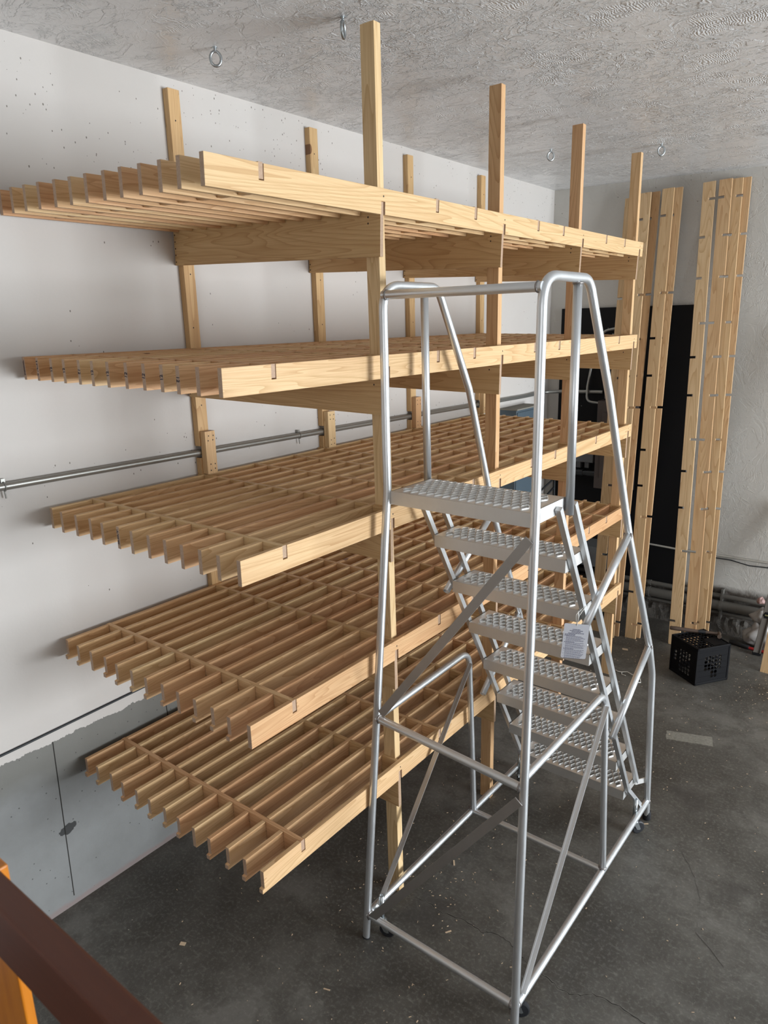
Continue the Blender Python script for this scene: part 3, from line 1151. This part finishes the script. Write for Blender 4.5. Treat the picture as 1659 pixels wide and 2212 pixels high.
def leaning(xt, yt, xb, yb, flip, mirror, label, length=BL, yaw=0.0):
    """board on end: notches cut from both long edges; flip = upside down"""
    L = length
    P = [(-BW / 2, 0)]
    lefts = [(L - c if flip else c) for c in (JN if mirror else CR)]
    rights = [(L - c if flip else c) for c in (CR if mirror else JN)]
    P = [(-BW / 2, 0.0), (BW / 2, 0.0)]
    for z in sorted(rights):
        if 0.01 < z < L - 0.03:
            P += [(BW / 2, z - T / 2), (0.003, z - T / 2), (0.003, z + T / 2), (BW / 2, z + T / 2)]
    P += [(BW / 2, L), (-BW / 2, L)]
    for z in sorted(lefts, reverse=True):
        if 0.01 < z < L - 0.03:
            P += [(-BW / 2, z + T / 2), (-0.003, z + T / 2), (-0.003, z - T / 2), (-BW / 2, z - T / 2)]
    o = MB().extrude(P, 'y', 0.0, T).build('notched_board', BOARDM, bevel=0.001)
    dv = Vector((xt - xb, yt - yb, 0))
    dz = math.sqrt(L * L - dv.length_squared)
    zax = Vector((dv.x, dv.y, dz)).normalized()
    xax = Vector((math.cos(yaw), math.sin(yaw), 0))
    xax = (xax - zax * xax.dot(zax)).normalized()
    yax = zax.cross(xax)
    M = Matrix((xax, yax, zax)).transposed().to_4x4()
    M.translation = (xb, yb, max(0.0, T * abs(zax.y) * 0.0))
    o.matrix_world = M
    tag(o, label, 'board', 'spare notched slats leaning on the back wall')
    return o


leaning(0.715, 4.83, 0.830, 4.27, True, True, 'leftmost leaning notched board, mostly hidden behind the far rack post', 3.70)
leaning(0.845, 4.80, 0.972, 4.215, True, False, 'notched pine board leaning close beside the far rack post, second from the left')
leaning(0.905, 4.835, 0.997, 4.262, True, False, 'notched board tucked behind the one nearest the rack post, left group')
leaning(1.026, 4.80, 1.135, 4.295, True, False, 'wide-faced notched board at the front of the left leaning group, against the black panel')
leaning(1.082, 4.835, 1.160, 4.335, True, False, 'last notched board on the right of the left group, peeking out behind the front one')
leaning(1.335, 4.80, 1.480, 4.372, False, False, 'notched board at the left of the right leaning group, beside the black panel edge')
leaning(1.453, 4.80, 1.592, 4.41, False, True, 'middle notched board of the right leaning group, standing behind the crate')
leaning(1.520, 4.84, 1.650, 4.462, False, False, 'hidden thin notched board wedged in the middle of the right leaning group')
leaning(1.572, 4.865, 1.668, 4.50, False, True, 'rightmost notched board of the right leaning group, reddest face near the ceiling')

# plain plank cut off by the right edge of the picture
pl = MB().box((0, 0, 0), (0.24, T * 1.0, 2.6))
n = 8
o = pl.build('plank', PINE['z'], bevel=0.001)
zax = Vector((0.13, 0.60, 3.4)).normalized()
xax = Vector((1, -0.05, 0))
xax = (xax - zax * xax.dot(zax)).normalized()
yax = zax.cross(xax)
M = Matrix((xax, yax, zax)).transposed().to_4x4()
M.translation = (2.163, 4.268, 0.0)
o.matrix_world = M
tag(o, 'plain pale plank leaning at the right picture edge in front of the level', 'plank')
k = MB().add([(0.052 + 0.005 * math.cos(2 * math.pi * q / n), -0.0006, 0.105 + 0.006 * math.sin(2 * math.pi * q / n)) for q in range(n)], [tuple(range(n))]).build('screw_hole', DARK, o, recalc=False)

# ------------------------------------------------------------------ services on the walls
# long pipe on the left wall, turning the corner onto the back wall
mb = MB()


def pz(y):
    return 2.0925 - 0.0128 * (y + 0.25)


path = fillet([(0.021, ROOM_Y0 + 0.02, pz(ROOM_Y0)), (0.021, 4.40, pz(4.40)), (0.045, 4.72, 2.040), (0.20, 4.835, 2.045), (0.56, 4.848, 2.050)], 0.12, 6)
mb.tube(path, 0.0165, 12)
pp = mb.build('wall_pipe', CONDUIT)
tag(pp, 'long grey steel pipe clamped along the white left wall behind the rack', 'pipe')
for y in (-0.21, 1.50, 3.45):
    mb = MB()
    z = pz(y)
    mb.tube([(0.021 + 0.0185 * math.cos(a), y, z + 0.0185 * math.sin(a)) for a in [2 * math.pi * q / 14 for q in range(14)]], 0.003, 6, closed=True)
    mb.tube([(0.020, y, z - 0.018), (0.020, y + .002, z - 0.050)], 0.0035, 7)
    mb.box((0.0, y - 0.008, z + 0.010), (0.020, y + 0.008, z + 0.032))
    mb.build('pipe_clamp', CONDUIT, pp)

o = MB().tube([(0.006, ROOM_Y0 + 0.1, 0.925), (0.006, -0.9, 0.932), (0.006, -0.30, 0.938), (0.006, 0.35, 0.950), (0.006, 1.6, 0.962), (0.006, 4.6, 0.97)], 0.0055, 8).build('wall_cable', CABLE)
tag(o, 'thin black cable running along the left wall just above the bare concrete', 'cable')

# blue-grey cabinet on the left wall by the corner
cab = empty('wall_cabinet', (0, 4.18, 1.1))
tag(cab, 'blue grey steel cabinet on the left wall near the far corner', 'cabinet')
mb = MB().box((0.0, -0.215, 0.0), (0.160, 0.215, 0.855)).build('body', BLUEBOX, cab, bevel=0.003)
MB().box((0.160, -0.205, 0.01), (0.168, 0.205, 0.835)).build('door', BLUEBOX, cab, bevel=0.002)
MB().box((-0.0, -0.225, 0.855), (0.172, 0.225, 0.866)).build('lid', flat('dusty_lid', (0.22, 0.21, 0.18), 0.9), cab)

# black backing board with the electrics
o = MB().box((0.125, 4.872, 0.35), (1.32, 4.898, 2.785)).build('black_backboard', BLACKB)
tag(o, 'large black painted backing board on the far wall behind the leaning boards', 'board')
ep = empty('electrical_panel', (0.70, 4.87, 1.18))
tag(ep, 'dark brown electrical panel box on the black board', 'electrical panel')
MB().box((-0.145, -0.115, 0.0), (0.19, 0.0, 0.80)).build('enclosure', BROWNBOX, ep, bevel=0.003)
MB().box((-0.095, -0.122, 0.10), (0.14, -0.114, 0.70)).build('door', BROWNBOX, ep, bevel=0.002)
MB().box((-0.085, -0.128, 0.36), (-0.075, -0.122, 0.40)).build('latch', CONDUIT, ep)
o = MB().box((0.610, 4.758, 2.00), (0.86, 4.870, 2.19)).build('junction_box', BROWNBOX, bevel=0.003)
tag(o, 'smaller brown box mounted directly above the electrical panel', 'box')
mb = MB()
for i, x in enumerate((0.605, 0.635, 0.662, 0.70, 0.735, 0.775)):
    mb.tube([(x + 0.012 * i, 4.845, 2.19), (x + 0.006, 4.845, 2.36), (x + 0.02, 4.850, 2.56)], 0.009, 8)
o = mb.build('conduit_bundle', CONDUIT)
tag(o, 'bundle of thin conduits rising from the small brown box', 'conduit')
o = MB().tube(fillet([(0.445, 4.850, 2.30), (0.455, 4.850, 2.50), (0.56, 4.850, 2.59), (0.72, 4.850, 2.62)], 0.09, 6), 0.012, 10).build('curved_conduit', CONDUIT)
tag(o, 'curved conduit arching over the bundle above the small brown box', 'conduit')
o = MB().tube(fillet([(0.445, 4.850, 2.30), (0.425, 4.820, 2.10), (0.43, 4.800, 1.965), (0.555, 4.800, 1.955)], 0.06, 6), 0.011, 10).build('elbow_conduit', CONDUIT)
tag(o, 'elbowed conduit dropping past the horizontal pipe into the electrical panel', 'conduit')
tp = empty('thick_pipe', (0.3, 4.80, 1.30))
tag(tp, 'thick black coupled pipe below the third shelf running into the electrical panel', 'pipe')
MB().tube(fillet([(-0.262, -0.38, -0.05), (-0.20, -0.06, -0.012), (-0.05, 0, -0.004), (0.255, 0.0, 0.004)], 0.10, 5), 0.024, 14).build('pipe_run', flat('black_pipe', (0.03, 0.032, 0.034), 0.35, 0.3), tp)
for x0, x1, r in ((-0.09, -0.04, 0.029), (0.05, 0.13, 0.031), (0.17, 0.25, 0.029)):
    MB().tube([(x0, 0, 0.0), (x1, 0, 0.002)], r, 14).build('coupling', MATS['black_pipe'], tp)
o = MB().box((0.330, 4.80, 1.400), (0.520, 4.870, 1.500)).build('switch_box', GREYBOX, bevel=0.006)
tag(o, 'grey switch box on the black board just above the thick black pipe', 'box')
o = MB().box((0.350, 4.83, 1.340), (0.390, 4.872, 1.400)).box((0.430, 4.83, 1.345), (0.470, 4.872, 1.400)).build('cable_gland', GREYBOX)
o.parent = bpy.data.objects['switch_box']
o = MB().tube([(0.115, 4.87, 1.25), (0.118, 4.87, 0.60)], 0.014, 10).build('drop_pipe', MATS['black_pipe'])
tag(o, 'vertical black pipe dropping beside the corner below the thick pipe', 'pipe')
for i in range(2):
    o = MB().tube(fillet([(0.120, 4.845, 1.20 - .09 * i), (0.05 + .035 * i, 4.72, 1.10 - .07 * i), (0.02 + .03 * i, 4.45, 0.95 - .07 * i), (0.015 + .03 * i, 4.30, 0.70)], 0.15, 6), 0.009, 8).build('curved_cable', CABLE)
    tag(o, ('upper' if i == 0 else 'lower') + ' of two black cables curving down from the drop pipe to the left wall', 'cable')
lb = empty('transformer_box', (0.59, 4.74, 0.47))
tag(lb, 'low dark grey metal box under the electrical panel near the floor', 'box')
MB().box((-0.26, -0.13, 0.0), (0.24, 0.13, 0.19)).build('body', GREYBOX, lb, bevel=0.004)
MB().box((-0.24, -0.10, -0.47), (-0.21, 0.10, 0.0)).box((0.19, -0.10, -0.47), (0.22, 0.10, 0.0)).build('stand', GREYBOX, lb)
MB().tube(fillet([(0.21, -0.12, 0.16), (0.14, -0.16, 0.12), (0.13, -0.155, 0.02), (0.19, -0.15, -0.10)], 0.05, 5), 0.004, 6).build('lead', CABLE, lb)

# pipes along the foot of the back wall
for z, y, r, lab in ((0.336, 4.855, 0.021, 'upper painted pipe along the foot of the far wall'), (0.253, 4.845, 0.044, 'thickest painted pipe along the foot of the far wall'), (0.176, 4.868, 0.016, 'lowest thin painted pipe along the foot of the far wall')):
    o = MB().tube([(0.10, y, z - 0.002), (1.0, y, z), (1.95 + r, y, z + 0.004), (3.4, y, z + 0.008)], r, 12).build('floor_pipe', DULLPIPE)
    tag(o, lab, 'pipe')
    for x in (1.10, 1.72, 2.5):
        MB().tube([(x - 0.012, y, z), (x + 0.012, y, z)], r + 0.005, 12).build('pipe_clamp', DULLPIPE, o)
o = MB().box((1.712, 4.83, 0.13), (1.728, 4.90, 0.40)).build('pipe_strut', DULLPIPE)
tag(o, 'short upright strut holding the painted pipes on the far wall', 'bracket')
# rough ledge of mortar at the foot of the back wall
mb = MB()
nx_ = 120
vs, fs = [], []
rr = random.Random(5)
for i in range(nx_ + 1):
    x = 0.02 + 3.6 * i / nx_
    a = 0.105 + rr.uniform(-.018, .018)
    b = 0.020 + rr.uniform(-.008, .012)
    for (yy, zz) in ((YB, a + 0.02), (YB - 0.025 + rr.uniform(-.006, .006), a), (YB - 0.045 + rr.uniform(-.008, .008), (a + b) / 2 + 0.02), (YB - 0.055 + rr.uniform(-.004, .004), b), (YB - 0.06, 0.0)):
        vs.append((x, yy, zz))
    if i:
        for k in range(4):
            p0 = (i - 1) * 5 + k
            fs.append((p0, p0 + 5, p0 + 6, p0 + 1))
mb.add(vs, fs)
tag(mb.build('baseboard_back', RUBBLE), 'crumbly mortar ledge at the foot of the far wall', kind='structure')
o = MB().tube([(1.0, 4.860, 0.700), (1.35, 4.860, 0.692), (1.53, 4.888, 0.688), (2.04, 4.888, 0.692), (3.2, 4.888, 0.70)], 0.009, 8).build('thin_conduit', flat('cream_conduit', (0.42, 0.40, 0.36), 0.5))
tag(o, 'thin cream conduit running along the far wall at knee height', 'conduit')
o = MB().tube([(1.45, 4.885, 0.668), (1.62, 4.880, 0.664), (1.75, 4.885, 0.665), (1.90, 4.876, 0.645), (2.05, 4.885, 0.652), (2.6, 4.885, 0.66)], 0.0045, 6).build('loose_cable', CABLE)
tag(o, 'loose black cable sagging under the thin cream conduit', 'cable')

# eye bolts in the ceiling
EYES = [((1.070, 0.787), 2.0, 'open eye bolt in the ceiling nearest the top of the first rack post'), ((0.469, 0.690), 0.95, 'leftmost eye bolt in the ceiling, near the left wall'),
        ((0.699, 3.328), 0.75, 'eye bolt in the ceiling between the second and third front posts'), ((1.323, 3.650), 0.62, 'eye bolt in the ceiling furthest right, past the last rack post')]
for i, ((x, y), a, lab) in enumerate(EYES):
    z = ceil_z(x)
    mb = MB()
    mb.tube([(0, 0, 0.0), (0, 0, -0.014)], 0.0045, 10)
    pts = []
    for q in range(22):
        t = math.pi / 2 + 2 * math.pi * (q + 0.3) / 22
        pts.append((0.0165 * math.cos(t), 0.0, -0.032 + 0.0205 * math.sin(t)))
    mb.tube(pts, 0.0045, 10, closed=True)
    mb.tube([(0, 0, 0.001), (0, 0, -0.002)], 0.008, 10)
    o = mb.build('eye_bolt', ZINC)
    o.scale = (1.3, 1.3, 1.3)
    o.location = (x, y, z)
    o.rotation_euler = (0, 0, a)
    tag(o, lab, 'eye bolt', 'eye bolts in the ceiling')

# ------------------------------------------------------------------ crate, hammer and the things on the right


def hex_panel(mb, w, h, holes, cell, org, ux, uz, nrm, th=0.004):
    """panel w x h (in u, v) with honeycomb openings; cells listed in holes (set of (i, j))"""
    nu, nv = int(round(w / cell)), int(round(h / cell))
    cu, cv = w / nu, h / nv

    def P(u, v, d):
        return org + ux * u + uz * v + nrm * d
    for j in range(nv):
        for i in range(nu):
            u0, v0 = i * cu, j * cv
            uc, vc = u0 + cu / 2, v0 + cv / 2
            if (i, j) in holes:
                out = [(u0 + cu, vc), (u0 + cu, v0 + cv), (uc, v0 + cv), (u0, v0 + cv), (u0, vc), (u0, v0), (uc, v0), (u0 + cu, v0)]
                k = 0.90
                inn = [(uc + k * cu / 2, vc), (uc + 0.30 * cu, vc + k * cv / 2 * .8), (uc, vc + k * cv / 2), (uc - 0.30 * cu, vc + k * cv / 2 * .8), (uc - k * cu / 2, vc), (uc - 0.30 * cu, vc - k * cv / 2 * .8), (uc, vc - k * cv / 2), (uc + 0.30 * cu, vc - k * cv / 2 * .8)]
                for d, sgn in ((th, 1), (0, -1)):
                    vs = [P(u, v, d) for u, v in out + inn]
                    fs = [(q, (q + 1) % 8, 8 + (q + 1) % 8, 8 + q) for q in range(8)]
                    mb.add(vs, fs if sgn > 0 else [tuple(reversed(f)) for f in fs])
                vs = [P(u, v, 0) for u, v in inn] + [P(u, v, th) for u, v in inn]
                mb.add(vs, [(q, (q + 1) % 8, 8 + (q + 1) % 8, 8 + q) for q in range(8)])
            else:
                for d in (th, 0):
                    mb.add([P(u0, v0, d), P(u0 + cu, v0, d), P(u0 + cu, v0 + cv, d), P(u0, v0 + cv, d)], [(0, 1, 2, 3)])


cr_near = Vector((1.818, 3.745, 0))
ca = math.atan2(3.992 - 3.742, 1.998 - 1.822)          # direction near -> right
crate = empty('milk_crate', cr_near, ca)
tag(crate, 'upside-down black plastic milk crate on the floor before the leaning boards', 'crate')
S1, S2, HC = 0.295, 0.285, 0.300
X, Y, Z = Vector((1, 0, 0)), Vector((0, 1, 0)), Vector((0, 0, 1))
holes_a = {(i, j) for i in range(1, 8) for j in range(1, 8)}
for nm, org, ux, nrm, wdt, hl in (('side', Vector((0.006, 0.004, 0.012)), X, -Y, S1 - 0.012, {(i, j) for i in range(2, 7) for j in range(3, 7)} | {(4, 2), (5, 2), (4, 1), (5, 1)}),
                                  ('side', Vector((0.006, S2 - 0.004, 0.012)), X, Y, S1 - 0.012, holes_a),
                                  ('side', Vector((0.004, 0.006, 0.012)), Y, -X, S2 - 0.012, {(i, j) for i in range(2, 6) for j in range(1, 7)} | {(7, 3), (7, 4), (7, 5)}),
                                  ('side', Vector((S1 - 0.004, 0.006, 0.012)), Y, X, S2 - 0.012, holes_a)):
    mb = MB()
    hex_panel(mb, wdt, HC - 0.024, hl, 0.031, org, ux, Z, nrm)
    # raised ribs
    for v in (0.05, 0.10, 0.15, 0.20, 0.25):
        a = org + ux * 0.004 + Z * v + nrm * 0.004
        b = org + ux * (wdt - 0.004) + Z * v + nrm * 0.004
        mb.beam(a, b, 0.003, 0.003)
    mb.build(nm, BLACKP, crate, recalc=True)
mb = MB()
for x in (0.004, S1 - 0.004):
    for y in (0.004, S2 - 0.004):
        mb.box((x - 0.008, y - 0.008, 0.0), (x + 0.008, y + 0.008, HC))
for z0, z1 in ((0.0, 0.018), (HC - 0.020, HC)):
    mb.box((-0.004, -0.004, z0), (S1 + 0.004, 0.006, z1))
    mb.box((-0.004, S2 - 0.006, z0), (S1 + 0.004, S2 + 0.004, z1))
    mb.box((-0.004, -0.004, z0), (0.006, S2 + 0.004, z1))
    mb.box((S1 - 0.006, -0.004, z0), (S1 + 0.004, S2 + 0.004, z1))
mb.build('frame', BLACKP, crate, bevel=0.003)
mb = MB()
for i in range(9):
    t = (i + 0.5) / 9
    mb.box((0.004, S2 * t - 0.003, HC - 0.012), (S1 - 0.004, S2 * t + 0.003, HC - 0.004))
    mb.box((S1 * t - 0.003, 0.004, HC - 0.012), (S1 * t + 0.003, S2 - 0.004, HC - 0.004))
mb.box((S1 * 0.55, 0.02, HC - 0.010), (S1 * 0.95, 0.14, HC - 0.003))
mb.build('base_grid', BLACKP, crate)

hm = empty('hammer', (1.70, 4.02, 0.0))
tag(hm, 'old hammer with a dark wooden handle lying across the black crate', 'hammer')
h0, h1 = Vector((-0.160, -0.035, HC + 0.016)), Vector((0.190, 0.055, HC + 0.018))
pts = [h0.lerp(h1, t) for t in (0, .02, .15, .35, .55, .75, .9, 1.0)]
MB().tube(pts, 0.015, 12, rs=[0.010, 0.015, 0.0165, 0.0150, 0.0125, 0.0125, 0.011, 0.011]).build('handle', HANDLEW, hm)
d = (h1 - h0).normalized()
sd = Vector((-d.y, d.x, 0))
MB().tube([h0.lerp(h1, 0.58), h0.lerp(h1, 0.72)], 0.0145, 12).build('grip_sleeve', RUBBER, hm)
c = h0.lerp(h1, 0.985)
mb = MB().tube([c - sd * 0.060 + Z * 0.002, c - sd * 0.045, c - sd * 0.040, c - sd * 0.012, c, c + sd * 0.014], 0.014, 12, rs=[0.015, 0.016, 0.011, 0.012, 0.015, 0.013])
for q in (-1, 1):
    mb.beam(c + sd * 0.010 + d * 0.007 * q, c + sd * 0.062 + d * 0.011 * q - Z * 0.018, 0.010, 0.008)
mb.build('head', STEEL, hm)

# spirit level
lv = empty('spirit_level', (2.080, 4.560, 0))
tag(lv, 'long aluminium spirit level standing on end by the right picture edge', 'level')
p, q = Vector((0, 0, 0.0)), Vector((0.105, 0.285, 1.22))
dr = (q - p).normalized()
wv = Vector((1, 0.25, 0))
wv = (wv - dr * wv.dot(dr)).normalized()
nv = dr.cross(wv)
alud = flat('level_alloy', (0.13, 0.115, 0.10), 0.5, 0.4)
mb = MB()
for s in (-1, 1):
    mb.beam(p + wv * 0.024 * s, q + wv * 0.024 * s, 0.022, 0.008, upv=tuple(wv))
mb.beam(p, q, 0.004, 0.046, upv=tuple(wv))
mb.build('rail', alud, lv)
for t in (0.0, 0.985):
    a = p.lerp(q, t)
    MB().beam(a, a + dr * 0.02, 0.026, 0.062, upv=tuple(wv)).build('end_cap', BLACKP, lv)
for t in (0.27, 0.52, 0.78):
    a = p.lerp(q, t)
    MB().tube([a - nv * 0.012, a + nv * 0.012], 0.026, 8).build('vial_mount', BLACKP, lv)
    MB().tube([a - wv * 0.014 - nv * 0.013, a + wv * 0.014 - nv * 0.013], 0.006, 8).build('vial', YELLOW, lv)

# crumpled bag
import bmesh
from mathutils import noise as mnoise


def crumple(name, mat, loc, sx, sy, sz, seed, parent=None, sub=4):
    bm = bmesh.new()
    bmesh.ops.create_icosphere(bm, subdivisions=sub, radius=1.0)
    for v in bm.verts:
        pz_ = v.co.z
        taper = 1.0 - 0.45 * max(0, pz_)
        nn = mnoise.noise(v.co * 1.7 + Vector((seed, 0, 0))) * 0.35 + abs(mnoise.noise(v.co * 4.3 + Vector((0, seed, 0)))) * 0.22
        f = 1 + nn
        v.co = Vector((v.co.x * sx * taper * f, v.co.y * sy * taper * f, max(v.co.z * f, -0.96) * sz + sz * 0.96))
    me = bpy.data.meshes.new(name)
    bm.to_mesh(me)
    bm.free()
    me.materials.append(mat)
    me.polygons.foreach_set('use_smooth', [True] * len(me.polygons))
    o = bpy.data.objects.new(name, me)
    o.location = loc
    COL.objects.link(o)
    if parent:
        o.parent = parent
    return o


bg = empty('plastic_bag', (2.075, 4.72, 0))
tag(bg, 'crumpled white plastic bag on the floor against the far wall by the level', 'bag')
crumple('bag_body', BAGM, (0, 0, 0.0), 0.125, 0.060, 0.115, 2.0, bg)
crumple('bag_neck', BAGM, (0.005, 0.015, 0.20), 0.088, 0.045, 0.075, 5.0, bg)
crumple('bag_flap', BAGM, (0.055, 0.015, 0.19), 0.075, 0.030, 0.10, 9.0, bg)
o = crumple('pink_glove', PINKM, (2.035, 4.76, 0.372), 0.032, 0.026, 0.030, 3.0)
tag(o, 'small pink and white rag poking out on top of the white bag', 'rag')

pb = empty('pry_bar', (1.895, 4.652, 0.0))
tag(pb, 'red bar with a black grip lying on the floor under the white bag', 'tool')
MB().tube([(-0.045, 0.02, 0.017), (-0.04, 0.02, 0.017), (0.11, -0.02, 0.018), (0.115, -0.021, 0.018)], 0.017, 12, rs=[0.013, 0.017, 0.017, 0.014]).build('grip', RUBBER, pb)
MB().tube([(0.11, -0.02, 0.016), (0.42, -0.045, 0.013)], 0.012, 10).build('shaft', REDM, pb)

# white plastic tie on the floor behind the ladder
mb = MB().tube([(1.25, 3.648, 0.003), (1.275, 3.63, 0.006), (1.30, 3.64, 0.004), (1.34, 3.655, 0.012), (1.385, 3.625, 0.014), (1.43, 3.64, 0.006), (1.455, 3.61, 0.004), (1.475, 3.56, 0.003), (1.45, 3.545, 0.004)], 0.0035, 6)
mb.tube([(1.30, 3.64, 0.004), (1.315, 3.60, 0.005), (1.345, 3.60, 0.004)], 0.003, 6)
tag(mb.build('cable_tie', STRING), 'curled white cable tie on the floor between the last rack post and the crate', 'cable tie')

# wood shavings and chips
rr = random.Random(11)
mb = MB()


def chip(x, y, l, wdt, a, z=0.001):
    if (1.14 < x < 1.25 and any(abs(y - p - 0.02) < 0.06 for p in PY)) or (1.55 < x < 2.05 and 3.70 < y < 4.30) or (2.12 < x < 2.45 and 4.2 < y < 4.5) or x < 0.10 or (1.22 < x < 1.50 and 3.52 < y < 3.68):
        return
    rot_box(mb, (x, y, z + 0.001), (l / 2, wdt / 2, 0.0009), rz=a, ry=rr.uniform(-.15, .15))


clusters = [(1.25, 0.95, 0.20, 110), (2.05, 0.35, 0.5, 45), (1.8, 1.9, 0.7, 60), (2.5, 2.0, 0.8, 55), (2.15, 4.0, 0.25, 150), (1.2, 3.9, 0.3, 50), (1.35, 3.55, 0.18, 30),
            (0.9, 0.0, 0.5, 45), (1.5, 0.0, 0.5, 40), (2.0, 3.4, 0.5, 50), (0.8, 1.2, 0.4, 40), (1.6, 1.4, 0.4, 35), (2.6, 3.0, 0.5, 40)]
for cx, cy, sp, cnt in clusters:
    for _ in range(cnt):
        x, y = rr.gauss(cx, sp), rr.gauss(cy, sp)
        if 0.05 < x < 5.5 and -3.5 < y < 4.8:
            chip(x, y, rr.uniform(0.002, 0.011), rr.uniform(0.001, 0.004), rr.uniform(0, 3.14))
for x, y, l, wdt, a in ((0.62, -0.02, 0.026, 0.018, 0.5), (1.34, 1.13, 0.032, 0.008, 2.2), (2.03, 2.0, 0.03, 0.008, .6), (0.92, -0.60, 0.03, 0.016, .4), (1.18, 4.05, 0.045, 0.03, .4), (1.0, 2.0, 0.03, 0.02, 1.), (1.3, 0.2, 0.03, 0.006, .3), (1.55, 0.75, 0.03, 0.007, 1.1)):
    chip(x, y, l, wdt, a, 0.002)
o = mb.build('wood_shavings', CHIP, recalc=False)
tag(o, 'pale wood shavings scattered over the dark floor', 'debris', kind='stuff')

# ------------------------------------------------------------------ stair handrail close to the camera
hr = empty('stair_handrail', (2.20, -1.207, 1.970))
tag(hr, 'dark mahogany stained stair handrail across the lower left corner', 'handrail')
MB().box((-1.2, 0.0, -0.098), (1.4, 0.037, 0.0)).build('rail', MAHOG, hr, bevel=0.005)
MB().box((-0.300, 0.039, -1.97), (-0.180, 0.055, -0.015)).build('baluster', AMBER, hr, bevel=0.003)
MB().box((1.20, 0.040, -1.97), (1.31, 0.150, 0.012)).build('newel', AMBER, hr, bevel=0.004)
